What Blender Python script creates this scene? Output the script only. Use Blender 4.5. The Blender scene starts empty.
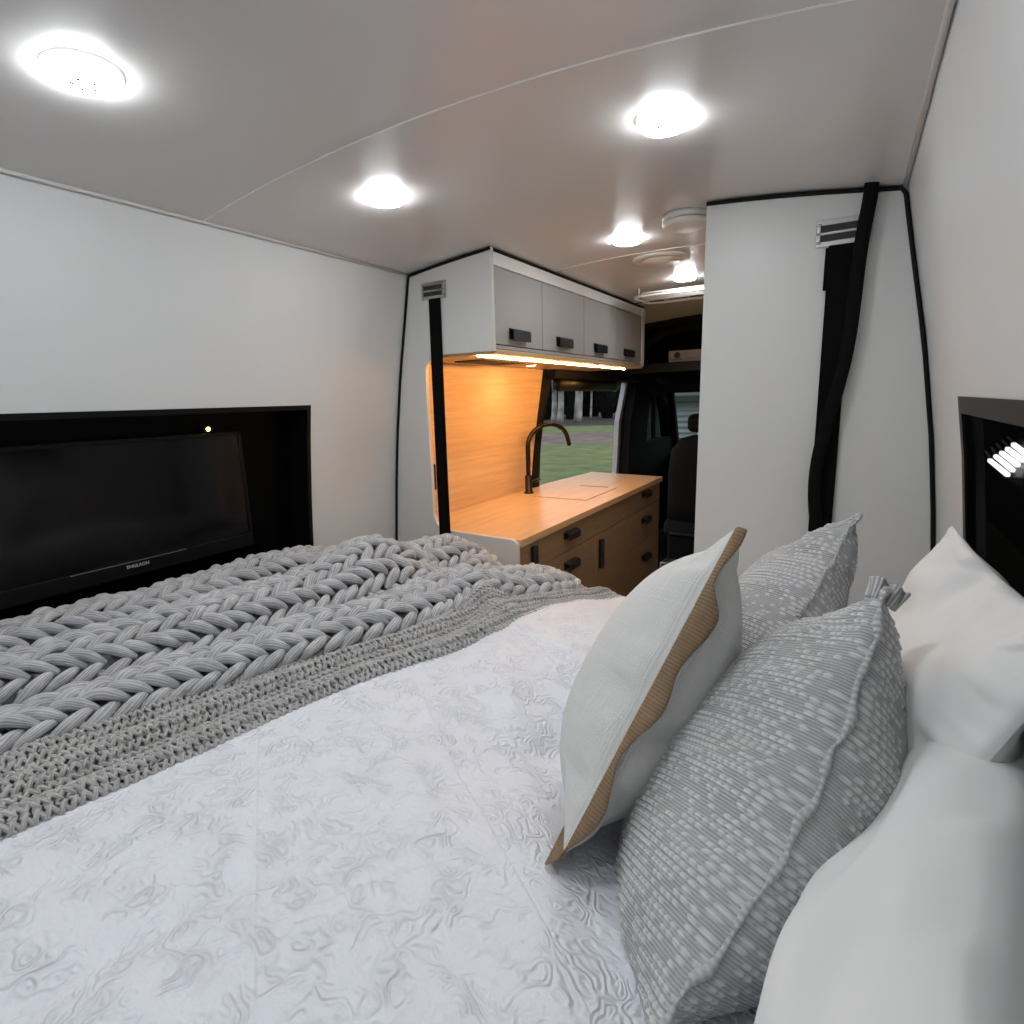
import bpy, bmesh, math, random
import numpy as np
from mathutils import Vector, Matrix
random.seed(7); RNG = np.random.default_rng(7)
PI = math.pi
scene = bpy.context.scene
COL = scene.collection
H = 1.42          # eye height above the van floor; shapes below are measured from the eye

# ------------------------------------------------------------------ materials
def new_mat(name):
    m = bpy.data.materials.new(name); m.use_nodes = True
    nt = m.node_tree
    return m, nt, nt.nodes, nt.links, nt.nodes['Principled BSDF']

def mat(name, col, rough=.5, metal=0, bump=0, bscale=60, spec=.5, coat=0, var=0, detail=4):
    m, nt, N, L, P = new_mat(name)
    P.inputs['Base Color'].default_value = (*col, 1)
    P.inputs['Roughness'].default_value = rough
    P.inputs['Metallic'].default_value = metal
    P.inputs['Specular IOR Level'].default_value = spec
    P.inputs['Coat Weight'].default_value = coat
    tc = N.new('ShaderNodeTexCoord')
    if bump or var:
        n = N.new('ShaderNodeTexNoise'); n.inputs['Scale'].default_value = bscale
        n.inputs['Detail'].default_value = detail
        L.new(tc.outputs['Object'], n.inputs['Vector'])
        if bump:
            b = N.new('ShaderNodeBump'); b.inputs['Strength'].default_value = bump
            b.inputs['Distance'].default_value = .01
            L.new(n.outputs['Fac'], b.inputs['Height']); L.new(b.outputs['Normal'], P.inputs['Normal'])
        if var:
            r = N.new('ShaderNodeValToRGB')
            r.color_ramp.elements[0].position = .3; r.color_ramp.elements[1].position = .7
            r.color_ramp.elements[0].color = (*[c*(1-var) for c in col], 1)
            r.color_ramp.elements[1].color = (*[min(1, c*(1+var)) for c in col], 1)
            L.new(n.outputs['Fac'], r.inputs['Fac']); L.new(r.outputs['Color'], P.inputs['Base Color'])
    return m

def emit(name, col, s):
    m, nt, N, L, P = new_mat(name)
    P.inputs['Base Color'].default_value = (.8, .8, .8, 1)
    P.inputs['Emission Color'].default_value = (*col, 1)
    P.inputs['Emission Strength'].default_value = s
    return m

def wood(name, c0, c1, axis, rough=.45):
    m, nt, N, L, P = new_mat(name)
    tc = N.new('ShaderNodeTexCoord'); mp = N.new('ShaderNodeMapping')
    sc = [28, 28, 28]; sc[axis] = 1.6
    mp.inputs['Scale'].default_value = sc
    L.new(tc.outputs['Object'], mp.inputs['Vector'])
    n = N.new('ShaderNodeTexNoise'); n.inputs['Scale'].default_value = 1.6; n.inputs['Detail'].default_value = 8
    n.inputs['Roughness'].default_value = .65; n.inputs['Distortion'].default_value = .6
    L.new(mp.outputs[0], n.inputs['Vector'])
    r = N.new('ShaderNodeValToRGB')
    r.color_ramp.elements[0].position = .32; r.color_ramp.elements[1].position = .66
    r.color_ramp.elements[0].color = (*c0, 1); r.color_ramp.elements[1].color = (*c1, 1)
    L.new(n.outputs['Fac'], r.inputs['Fac']); L.new(r.outputs['Color'], P.inputs['Base Color'])
    b = N.new('ShaderNodeBump'); b.inputs['Strength'].default_value = .08; b.inputs['Distance'].default_value = .003
    L.new(n.outputs['Fac'], b.inputs['Height']); L.new(b.outputs['Normal'], P.inputs['Normal'])
    P.inputs['Roughness'].default_value = rough
    return m

def yarn(name, col, fib=34, var=.28):
    m, nt, N, L, P = new_mat(name)
    uv = N.new('ShaderNodeUVMap'); mp = N.new('ShaderNodeMapping')
    mp.inputs['Rotation'].default_value = (0, 0, .5)
    L.new(uv.outputs[0], mp.inputs['Vector'])
    w = N.new('ShaderNodeTexWave'); w.bands_direction = 'Y'
    w.inputs['Scale'].default_value = fib/60; w.inputs['Distortion'].default_value = 7
    w.inputs['Detail'].default_value = 3; w.inputs['Detail Scale'].default_value = 1.5
    L.new(mp.outputs[0], w.inputs['Vector'])
    tc = N.new('ShaderNodeTexCoord'); n = N.new('ShaderNodeTexNoise'); n.inputs['Scale'].default_value = 25
    n.inputs['Detail'].default_value = 5
    L.new(tc.outputs['Object'], n.inputs['Vector'])
    mx = N.new('ShaderNodeMath'); mx.operation = 'MULTIPLY_ADD'
    L.new(w.outputs['Fac'], mx.inputs[0]); mx.inputs[1].default_value = .45
    L.new(n.outputs['Fac'], mx.inputs[2])
    r = N.new('ShaderNodeValToRGB')
    r.color_ramp.elements[0].position = .35; r.color_ramp.elements[1].position = 1.0
    r.color_ramp.elements[0].color = (*[c*(1-var) for c in col], 1)
    r.color_ramp.elements[1].color = (*[c*(1+var) for c in col], 1)
    L.new(mx.outputs[0], r.inputs['Fac']); L.new(r.outputs['Color'], P.inputs['Base Color'])
    b = N.new('ShaderNodeBump'); b.inputs['Strength'].default_value = .4; b.inputs['Distance'].default_value = .003
    L.new(mx.outputs[0], b.inputs['Height']); L.new(b.outputs['Normal'], P.inputs['Normal'])
    P.inputs['Roughness'].default_value = .85; P.inputs['Specular IOR Level'].default_value = .2
    P.inputs['Sheen Weight'].default_value = .25
    return m

def duvet_mat():
    m, nt, N, L, P = new_mat('white_matelasse')
    P.inputs['Base Color'].default_value = (.80, .82, .88, 1)
    P.inputs['Roughness'].default_value = .55; P.inputs['Sheen Weight'].default_value = .2
    tc = N.new('ShaderNodeTexCoord')
    n0 = N.new('ShaderNodeTexNoise'); n0.inputs['Scale'].default_value = 14; n0.inputs['Detail'].default_value = 2
    L.new(tc.outputs['Object'], n0.inputs['Vector'])
    mxv = N.new('ShaderNodeMixRGB'); mxv.blend_type = 'LINEAR_LIGHT'; mxv.inputs[0].default_value = .09
    L.new(tc.outputs['Object'], mxv.inputs[1]); L.new(n0.outputs['Color'], mxv.inputs[2])
    # scrolling leaf lines: contour lines of a warped cell pattern
    vo = N.new('ShaderNodeTexVoronoi'); vo.feature = 'SMOOTH_F1'; vo.inputs['Scale'].default_value = 24
    vo.inputs['Smoothness'].default_value = .5
    L.new(mxv.outputs[0], vo.inputs['Vector'])
    s = N.new('ShaderNodeMath'); s.operation = 'MULTIPLY'; s.inputs[1].default_value = 24
    L.new(vo.outputs['Distance'], s.inputs[0])
    si = N.new('ShaderNodeMath'); si.operation = 'SINE'; L.new(s.outputs[0], si.inputs[0])
    # breaks the lines into strokes
    n1 = N.new('ShaderNodeTexNoise'); n1.inputs['Scale'].default_value = 22; n1.inputs['Detail'].default_value = 3
    L.new(tc.outputs['Object'], n1.inputs['Vector'])
    rm = N.new('ShaderNodeMapRange'); rm.inputs[1].default_value = .40; rm.inputs[2].default_value = .62
    L.new(n1.outputs['Fac'], rm.inputs[0])
    mu = N.new('ShaderNodeMath'); mu.operation = 'MULTIPLY'
    L.new(si.outputs[0], mu.inputs[0]); L.new(rm.outputs[0], mu.inputs[1])
    n2 = N.new('ShaderNodeTexNoise'); n2.inputs['Scale'].default_value = 120; n2.inputs['Detail'].default_value = 4
    L.new(tc.outputs['Object'], n2.inputs['Vector'])
    ad = N.new('ShaderNodeMath'); ad.operation = 'MULTIPLY_ADD'; ad.inputs[1].default_value = .8
    L.new(n2.outputs['Fac'], ad.inputs[0]); L.new(mu.outputs[0], ad.inputs[2])
    # stitched lattice lines
    mp = N.new('ShaderNodeMapping'); mp.inputs['Rotation'].default_value = (0, 0, .62)
    L.new(tc.outputs['Object'], mp.inputs['Vector'])
    sx = N.new('ShaderNodeSeparateXYZ'); L.new(mp.outputs[0], sx.inputs[0])
    prev = ad.outputs[0]
    for ax in (0, 1):
        k = N.new('ShaderNodeMath'); k.operation = 'PINGPONG'; k.inputs[1].default_value = .14
        L.new(sx.outputs[ax], k.inputs[0])
        q = N.new('ShaderNodeMapRange'); q.inputs[1].default_value = 0; q.inputs[2].default_value = .003
        q.inputs[3].default_value = -.45; q.inputs[4].default_value = 0
        L.new(k.outputs[0], q.inputs[0])
        a2 = N.new('ShaderNodeMath'); L.new(prev, a2.inputs[0]); L.new(q.outputs[0], a2.inputs[1]); prev = a2.outputs[0]
    b = N.new('ShaderNodeBump'); b.inputs['Strength'].default_value = .55; b.inputs['Distance'].default_value = .0042
    L.new(prev, b.inputs['Height']); L.new(b.outputs['Normal'], P.inputs['Normal'])
    return m

def weave_mat(name, col, su, sv, bump=.4, dist=.002, var=.15, rough=.85, slub=0):
    """woven cloth: fine ribs along u and v of the UV map"""
    m, nt, N, L, P = new_mat(name)
    uv = N.new('ShaderNodeUVMap'); sx = N.new('ShaderNodeSeparateXYZ'); L.new(uv.outputs[0], sx.inputs[0])
    outs = []
    tc = N.new('ShaderNodeTexCoord'); nz = N.new('ShaderNodeTexNoise'); nz.inputs['Scale'].default_value = 90
    nz.inputs['Detail'].default_value = 4; L.new(tc.outputs['Object'], nz.inputs['Vector'])
    for k, s in ((0, su), (1, sv)):
        if not s: continue
        a = N.new('ShaderNodeMath'); a.operation = 'MULTIPLY_ADD'; a.inputs[1].default_value = s*2*PI
        L.new(sx.outputs[k], a.inputs[0])
        nn = N.new('ShaderNodeMath'); nn.operation = 'MULTIPLY'; nn.inputs[1].default_value = .7
        L.new(nz.outputs['Fac'], nn.inputs[0]); L.new(nn.outputs[0], a.inputs[2])
        b = N.new('ShaderNodeMath'); b.operation = 'SINE'; L.new(a.outputs[0], b.inputs[0]); outs.append(b.outputs[0])
    cur = outs[0]
    for o in outs[1:]:
        a = N.new('ShaderNodeMath'); L.new(cur, a.inputs[0]); L.new(o, a.inputs[1]); cur = a.outputs[0]
    a = N.new('ShaderNodeMath'); a.operation = 'MULTIPLY_ADD'; a.inputs[1].default_value = 1.6
    L.new(nz.outputs['Fac'], a.inputs[0]); L.new(cur, a.inputs[2]); cur = a.outputs[0]
    if slub:
        for k in (0, 1):
            mp = N.new('ShaderNodeMapping'); mp.inputs['Scale'].default_value = (4, 130, 1) if k else (130, 4, 1)
            L.new(uv.outputs[0], mp.inputs['Vector'])
            ns = N.new('ShaderNodeTexNoise'); ns.inputs['Scale'].default_value = 1; ns.inputs['Detail'].default_value = 2
            L.new(mp.outputs[0], ns.inputs['Vector'])
            rg = N.new('ShaderNodeMapRange'); rg.inputs[1].default_value = .6; rg.inputs[2].default_value = .75
            rg.inputs[4].default_value = slub
            L.new(ns.outputs['Fac'], rg.inputs[0])
            a = N.new('ShaderNodeMath'); L.new(cur, a.inputs[0]); L.new(rg.outputs[0], a.inputs[1]); cur = a.outputs[0]
    b = N.new('ShaderNodeBump'); b.inputs['Strength'].default_value = bump; b.inputs['Distance'].default_value = dist
    L.new(cur, b.inputs['Height']); L.new(b.outputs['Normal'], P.inputs['Normal'])
    r = N.new('ShaderNodeMapRange'); r.inputs[1].default_value = -1.2; r.inputs[2].default_value = 2.6
    L.new(cur, r.inputs[0])
    c = N.new('ShaderNodeValToRGB')
    c.color_ramp.elements[0].color = (*[x*(1-var) for x in col], 1)
    c.color_ramp.elements[1].color = (*[min(1, x*(1+var)) for x in col], 1)
    L.new(r.outputs[0], c.inputs['Fac']); L.new(c.outputs['Color'], P.inputs['Base Color'])
    P.inputs['Roughness'].default_value = rough; P.inputs['Specular IOR Level'].default_value = .25
    P.inputs['Sheen Weight'].default_value = .15
    return m

def pane_mat(name, tint):
    m, nt, N, L, P = new_mat(name)
    out = N['Material Output']
    t = N.new('ShaderNodeBsdfTransparent'); t.inputs[0].default_value = (*tint, 1)
    g = N.new('ShaderNodeBsdfGlossy'); g.inputs['Roughness'].default_value = .02
    fr = N.new('ShaderNodeFresnel'); fr.inputs[0].default_value = 1.45
    mx = N.new('ShaderNodeMixShader')
    L.new(fr.outputs[0], mx.inputs[0]); L.new(t.outputs[0], mx.inputs[1]); L.new(g.outputs[0], mx.inputs[2])
    L.new(mx.outputs[0], out.inputs['Surface'])
    return m

M = {}
M['wall'] = mat('white_wall_panel', (.655, .67, .668), .32, bump=.015, bscale=6)
M['ceiling'] = mat('satin_ceiling_panel', (.66, .645, .63), .27, bump=.012, bscale=40)
M['panel'] = mat('white_laminate', (.645, .65, .63), .38, bump=.01, bscale=80)
M['white_trim'] = mat('white_trim', (.8, .8, .78), .4)
M['seal'] = mat('black_rubber', (.004, .004, .004), .6, spec=.2)
M['black'] = mat('black_plastic', (.006, .006, .0065), .45, bump=.05, bscale=200)
M['cab'] = mat('black_cab_lining', (.005, .005, .0055), .75, spec=.18, bump=.1, bscale=300)
M['frame'] = mat('black_gloss_frame', (.004, .004, .0045), .4, spec=.18)
M['screen'] = mat('dark_screen_glass', (.004, .004, .005), .12, spec=.26)
M['blackglass'] = mat('dark_privacy_glass', (.002, .002, .002), .3, spec=.06)
M['strap'] = mat('black_webbing', (.0035, .0035, .0035), .8, bump=.15, bscale=500, spec=.08)
M['sleeve'] = mat('black_braided_sleeve', (.004, .0038, .0038), .75, spec=.1, bump=.2, bscale=400)
M['steel'] = mat('brushed_steel', (.52, .52, .52), .3, metal=1, bump=.04, bscale=150)
M['bronze'] = mat('dark_bronze', (.032, .023, .019), .36, metal=.8)
M['door'] = mat('grey_satin_door', (.36, .355, .345), .5, bump=.01, bscale=120)
M['handle'] = mat('matt_black_handle', (.010, .010, .011), .5)
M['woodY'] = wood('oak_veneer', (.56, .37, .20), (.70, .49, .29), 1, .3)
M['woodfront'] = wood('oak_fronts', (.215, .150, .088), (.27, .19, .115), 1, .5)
M['lens'] = emit('cool_led', (.93, .97, 1.0), 92)
M['lens_rim'] = emit('self_glow_rim', (.95, .98, 1.0), 3.0)  # emission added so the rim does not shade dark beside the lens
M['warmstrip'] = emit('warm_led_strip', (1, .50, .15), 185)
M['warmspot'] = emit('warm_led_spot', (1, .62, .30), 260)
M['amber'] = emit('amber_reflection_glow', (1, .45, .1), 30)  # glow that stands in for an amber reflection
M['cream'] = mat('cream_plastic', (.70, .68, .63), .45)
M['dark_hole'] = mat('dark_recess', (.03, .03, .03), .7)
M['duvet'] = duvet_mat()
M['mattress'] = mat('mattress_ticking', (.7, .7, .68), .8, bump=.1, bscale=200)
M['ply'] = wood('ply_base', (.5, .38, .24), (.6, .46, .3), 1, .6)
M['chunky'] = yarn('chunky_grey_yarn', (.45, .45, .46), 44, .36)
M['fine'] = yarn('fine_grey_yarn', (.42, .41, .40), 20, .25)
M['linen'] = weave_mat('white_linen', (.88, .88, .85), 230, 230, .55, .0018, .07, .8, slub=2.6)
M['lace'] = weave_mat('tan_crochet', (.64, .41, .225), 95, 40, .9, .003, .28)
M['greycloth'] = weave_mat('grey_corded_cloth', (.46, .46, .465), 0, 120, .5, .0022, .36)
_nt = M['greycloth'].node_tree; _P = _nt.nodes['Principled BSDF']; _src = _P.inputs['Base Color'].links[0].from_socket
_at = _nt.nodes.new('ShaderNodeAttribute'); _at.attribute_name = 'slub'
_mx = _nt.nodes.new('ShaderNodeMixRGB'); _mx.inputs[2].default_value = (.82, .82, .82, 1)
_nt.links.new(_at.outputs['Fac'], _mx.inputs[0]); _nt.links.new(_src, _mx.inputs[1]); _nt.links.new(_mx.outputs[0], _P.inputs['Base Color'])
M['piping'] = weave_mat('pale_seam_cord', (.52, .52, .52), 0, 70, .6, .002, .2)
M['cotton'] = mat('white_cotton', (.76, .76, .75), .75, bump=.12, bscale=14)
M['cardboard'] = mat('pale_cardboard', (.50, .49, .46), .7)
M['print'] = mat('dark_print', (.08, .08, .08), .6)
M['lettering'] = mat('grey_lettering', (.55, .55, .55), .4)
M['pane'] = pane_mat('clear_pane', (.9, .93, .92))
M['tint'] = mat('dark_window_screen', (.002, .002, .002), .9, spec=.0)
_nt = M['tint'].node_tree; _t = _nt.nodes.new('ShaderNodeBsdfTransparent'); _m = _nt.nodes.new('ShaderNodeMixShader')
_m.inputs[0].default_value = .13
_nt.links.new(_nt.nodes['Principled BSDF'].outputs[0], _m.inputs[1]); _nt.links.new(_t.outputs[0], _m.inputs[2])
_nt.links.new(_m.outputs[0], _nt.nodes['Material Output'].inputs['Surface'])
M['floor'] = wood('floor_vinyl', (.16, .12, .09), (.22, .17, .12), 1, .5)
M['bark'] = mat('pale_bark', (.25, .235, .22), .9, bump=.6, bscale=.9, var=.85)
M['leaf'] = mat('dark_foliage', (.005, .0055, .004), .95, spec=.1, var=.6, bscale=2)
M['grass'] = mat('lawn_grass', (.100, .125, .036), .95, bump=.5, bscale=1.6, var=.35, detail=12)
M['gravel'] = mat('gravel', (.115, .088, .070), .95, bump=.5, bscale=1.0, var=.45, detail=12)
M['mulch'] = mat('leaf_mulch', (.028, .017, .013), .95, bump=.5, bscale=.6, var=.6, detail=12)
M['tin'] = mat('pale_corrugated_steel', (.30, .32, .35), .5)
M['tin_dark'] = mat('dark_roof_steel', (.03, .03, .03), .6)
M['blocker'] = mat('dark_sky_blocker', (.015, .014, .013), .9)  # for the added board that blocks the sky
M['slat_glow'] = emit('white_glow_slats', (1, 1, 1), 110)  # glow for a striped bright patch of unknown source
M['doorseal'] = mat('pale_grey_seal', (.42, .43, .46), .5)

# ------------------------------------------------------------------ mesh helpers
class MB:
    def __init__(s): s.v = []; s.f = []; s.uv = []; s.smooth = []
    def add(s, vs, fs, uvs=None, smooth=False):
        o = len(s.v); s.v += [tuple(map(float, p)) for p in vs]
        for i, f in enumerate(fs):
            s.f.append(tuple(o+k for k in f)); s.smooth.append(smooth)
            s.uv.append(uvs[i] if uvs else None)
        return s
    def box(s, x0, x1, y0, y1, z0, z1, bev=0, seg=2, Mx=None):
        bm = bmesh.new(); bmesh.ops.create_cube(bm, size=1)
        for v in bm.verts:
            v.co = Vector((x0+(v.co.x+.5)*(x1-x0), y0+(v.co.y+.5)*(y1-y0), z0+(v.co.z+.5)*(z1-z0)))
        if bev: bmesh.ops.bevel(bm, geom=list(bm.edges), offset=bev, segments=seg, affect='EDGES', profile=.5)
        return s.bm(bm, bool(bev), Mx, True)
    def bm(s, bm, smooth=False, Mx=None, flat=False):
        if Mx is not None: bm.transform(Mx)
        bm.normal_update(); bm.verts.index_update()
        s.add([v.co for v in bm.verts], [[v.index for v in f.verts] for f in bm.faces], smooth=smooth)
        if smooth and flat:          # only the rounded edges shade smoothly
            lim = .02*max(f.calc_area() for f in bm.faces); k = len(s.smooth)-len(bm.faces)
            for i, f in enumerate(bm.faces):
                if f.calc_area() > lim and len(f.verts) == 4 and max(abs(c) for c in (f.normal if Mx is None else Mx.to_3x3().inverted() @ f.normal)) > .9995: s.smooth[k+i] = False
        bm.free()
        return s
    def tube(s, pts, r, n=10, caps=True, flat=None):
        pts = [Vector(p) for p in pts]; R = r if isinstance(r, (list, tuple)) else [r]*len(pts)
        vs = []; prev = None
        for i, p in enumerate(pts):
            t = (pts[min(i+1, len(pts)-1)]-pts[max(i-1, 0)]).normalized()
            if prev is None:
                a = Vector((0, 0, 1)) if abs(t.z) < .9 else Vector((1, 0, 0))
                if flat is not None: a = Vector(flat)
            else: a = prev
            u = (a-t*a.dot(t)).normalized(); w = t.cross(u); prev = u
            for k in range(n):
                an = 2*PI*k/n
                vs.append(p+(u*math.cos(an)*(.45 if flat is not None else 1)+w*math.sin(an))*R[i])
        fs = []; uvs = []
        for i in range(len(pts)-1):
            for k in range(n):
                k2 = (k+1) % n
                fs.append((i*n+k, i*n+k2, (i+1)*n+k2, (i+1)*n+k))
                uvs.append(((k/n, i/len(pts)), ((k+1)/n, i/len(pts)), ((k+1)/n, (i+1)/len(pts)), (k/n, (i+1)/len(pts))))
        if caps:
            fs.append(tuple(range(n-1, -1, -1))); uvs.append(None)
            fs.append(tuple((len(pts)-1)*n+k for k in range(n))); uvs.append(None)
        return s.add(vs, fs, uvs, True)
    def lathe(s, prof, c, n=40, axis='z', sm=True):
        """prof = [(r, h)], revolved about an axis through c"""
        vs = []
        for r, h in prof:
            for k in range(n):
                a = 2*PI*k/n
                p = (r*math.cos(a), r*math.sin(a), h)
                if axis == 'y': p = (p[0], p[2], p[1])
                if axis == 'x': p = (p[2], p[0], p[1])
                vs.append((c[0]+p[0], c[1]+p[1], c[2]+p[2]))
        fs = []
        for i in range(len(prof)-1):
            for k in range(n):
                k2 = (k+1) % n; fs.append((i*n+k, i*n+k2, (i+1)*n+k2, (i+1)*n+k))
        if prof[0][0] > 1e-5: fs.append(tuple(range(n-1, -1, -1)))
        if prof[-1][0] > 1e-5: fs.append(tuple((len(prof)-1)*n+k for k in range(n)))
        return s.add(vs, fs, smooth=sm)
    def prism(s, poly, axis, a, b, bev=0):
        """poly in the two other axes, extruded from a to b along axis"""
        def P(q, h):
            if axis == 'y': return (q[0], h, q[1])
            if axis == 'x': return (h, q[0], q[1])
            return (q[0], q[1], h)
        bm = bmesh.new()
        A = [bm.verts.new(P(q, a)) for q in poly]; B = [bm.verts.new(P(q, b)) for q in poly]
        n = len(poly)
        bm.faces.new(A); bm.faces.new(B[::-1])
        for i in range(n): bm.faces.new((A[i], B[i], B[(i+1) % n], A[(i+1) % n]))
        bmesh.ops.recalc_face_normals(bm, faces=bm.faces)
        if bev: bmesh.ops.bevel(bm, geom=list(bm.edges), offset=bev, segments=1, affect='EDGES')
        bmesh.ops.triangulate(bm, faces=[f for f in bm.faces if len(f.verts) > 4])
        return s.bm(bm)
    def grid(s, P, smooth=True, uv=None, flip=False):
        """P[n,m,3] point array -> quads, uv[n,m,2]"""
        n, m = P.shape[:2]; vs = P.reshape(-1, 3)
        fs = []; uvs = []
        for i in range(n-1):
            for j in range(m-1):
                f = (i*m+j, i*m+j+1, (i+1)*m+j+1, (i+1)*m+j)
                fs.append(f[::-1] if flip else f)
                if uv is not None:
                    q = [tuple(uv[k//m, k % m]) for k in fs[-1]]; uvs.append(q)
        return s.add(vs, fs, uvs if uv is not None else None, smooth)

WORLD_LOC = {}
def obj(name, mb, material, parent=None, loc=None, label=None, solid=None):
    V = np.array(mb.v, float); V[:, 2] += H
    c = (V.max(0)+V.min(0))/2 if loc is None else np.array(loc)+np.array([0, 0, H])
    me = bpy.data.meshes.new(name)
    me.from_pydata((V-c).tolist(), [], mb.f)
    me.polygons.foreach_set('use_smooth', mb.smooth)
    if any(u is not None for u in mb.uv):
        lay = me.uv_layers.new(name='UVMap'); k = 0
        flat = np.zeros((len(me.loops), 2))
        for f, u in zip(mb.f, mb.uv):
            if u is not None: flat[k:k+len(f)] = u
            k += len(f)
        lay.data.foreach_set('uv', flat.ravel())
    me.materials.append(material)
    me.update()
    return link(name, me, c, parent, label)
def link(name, me, c, parent=None, label=None):
    o = bpy.data.objects.new(name, me); COL.objects.link(o)
    WORLD_LOC[o.name] = np.array(c)
    if parent is not None:
        o.parent = parent; o.location = Vector(np.array(c)-WORLD_LOC[parent.name])
    else: o.location = Vector(c)
    if label: o['label'] = label
    return o
def obj_np(name, V, F, UV, material, parent=None):
    """large quad mesh from numpy arrays"""
    V = V.copy(); V[:, 2] += H
    c = (V.max(0)+V.min(0))/2
    me = bpy.data.meshes.new(name)
    me.vertices.add(len(V)); me.vertices.foreach_set('co', (V-c).ravel())
    me.loops.add(F.size); me.loops.foreach_set('vertex_index', F.ravel().astype(np.int32))
    me.polygons.add(len(F)); me.polygons.foreach_set('loop_start', np.arange(0, F.size, 4, dtype=np.int32))
    me.polygons.foreach_set('use_smooth', np.ones(len(F), bool))
    if UV is not None:
        lay = me.uv_layers.new(name='UVMap'); lay.data.foreach_set('uv', UV[F.ravel()].ravel())
    me.update(calc_edges=True); me.validate()
    me.materials.append(material)
    return link(name, me, c, parent)
def thing(name, label, cat, loc, group=None):
    o = bpy.data.objects.new(name, None); COL.objects.link(o); o.empty_display_size = .05
    c = np.array(loc, float)+np.array([0, 0, H]); o.location = Vector(c); WORLD_LOC[o.name] = c
    return tag(o, label, cat, group)
def tag(o, label, cat, group=None):
    o['label'] = label; o['category'] = cat
    if group: o['group'] = group
    return o
def struct(name, mb, m, label=None, cat=None, parent=None):
    o = obj(name, mb, m, parent)
    if parent is None: o['kind'] = 'structure'
    if label: o['label'] = label
    if cat: o['category'] = cat
    return o
def sm(a, b, x):
    t = np.clip((x-a)/(b-a), 0, 1); return t*t*(3-2*t)
def noise1(x, seed, f=1.0):
    x = np.asarray(x, float)*f; i = np.floor(x).astype(int); t = x-i; t = t*t*(3-2*t)
    h = lambda k: np.modf(np.sin(k*127.1+seed*311.7)*43758.5453)[0]
    return h(i)*(1-t)+h(i+1)*t
def noise2(x, y, seed, f=1.0):
    x = np.asarray(x, float)*f; y = np.asarray(y, float)*f
    i = np.floor(x); j = np.floor(y); a = x-i; b = y-j; a = a*a*(3-2*a); b = b*b*(3-2*b)
    def h(p, q): return np.modf(np.abs(np.sin(p*127.1+q*311.7+seed*74.7)*43758.5453))[0]
    return (h(i, j)*(1-a)+h(i+1, j)*a)*(1-b)+(h(i, j+1)*(1-a)+h(i+1, j+1)*a)*b

# ------------------------------------------------------------------ van shell
ZP = np.array([-1.42, -.62, -.341, -.132, .118, .312, .489, .55])
XP = np.array([.250, .235, .210, .186, .147, .108, .074, .062])
def xr(z): return np.interp(z, ZP, XP)
def xl(z): return -1.46-xr(z)
def zc(x): return .552-.062*((np.asarray(x)+.73)/.80)**2      # arched ceiling
YB, YE = -.85, 4.2

def wall(side, ybreaks, zbreaks, hole):
    """curved side wall with an opening, 3 cm thick"""
    mb = MB(); f = xl if side < 0 else xr; th = .03*side
    zs = sorted(set(zbreaks)); ys = sorted(set(ybreaks))
    def inside(ya, yb, za, zb): 
        return any(ya >= h[0]-1e-6 and yb <= h[1]+1e-6 and za >= h[2]-1e-6 and zb <= h[3]+1e-6 for h in hole)
    bm = bmesh.new(); cache = {}
    def vert(y, z):
        if (y, z) not in cache: cache[(y, z)] = bm.verts.new((float(f(z)), y, z))
        return cache[(y, z)]
    for i in range(len(ys)-1):
        for j in range(len(zs)-1):
            if inside(ys[i], ys[i+1], zs[j], zs[j+1]): continue
            q = [vert(ys[i], zs[j]), vert(ys[i+1], zs[j]), vert(ys[i+1], zs[j+1]), vert(ys[i], zs[j+1])]
            bm.faces.new(q if side > 0 else q[::-1])
    r = bmesh.ops.extrude_face_region(bm, geom=list(bm.faces))
    for v in r['geom']:
        if isinstance(v, bmesh.types.BMVert): v.co.x += th
    bmesh.ops.recalc_face_normals(bm, faces=bm.faces)
    return mb.bm(bm)
NY0, NY1, NZ0, NZ1 = -.35, 1.349, -.78, 0.0
zl = [-1.42, -.78, -.62, -.341, -.132, 0, .118, .312, .4, .489, .5]
struct('wall_left', wall(-1, [YB, NY0, NY1, 1.8, 2.95], zl, [(NY0, NY1, NZ0, NZ1)]), M['wall'])
RY1, RZ1 = 1.328, -.017
zr = [-1.42, -.78, -.62, -.341, -.132, RZ1, .118, .312, .4, .489, .5]
struct('wall_right', wall(1, [YB, NY0, RY1, 1.8, 4.2], zr, [(NY0, RY1, NZ0, RZ1)]), M['wall'])
def cross(y0, y1, zlow=-1.42):
    zs = np.linspace(zlow, .49, 12); xs = np.linspace(-1.53, .07, 15)
    return [(float(xl(z)), float(z)) for z in zs]+[(float(x), float(zc(x))) for x in xs]+[(float(xr(z)), float(z)) for z in zs[::-1]]
struct('wall_rear', MB().prism(cross(0, 0), 'y', YB-.04, YB), M['wall'])
fl = MB().box(-1.74, .28, YB, 3.1, -1.45, -1.42)
struct('floor', fl, M['floor'])
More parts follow.
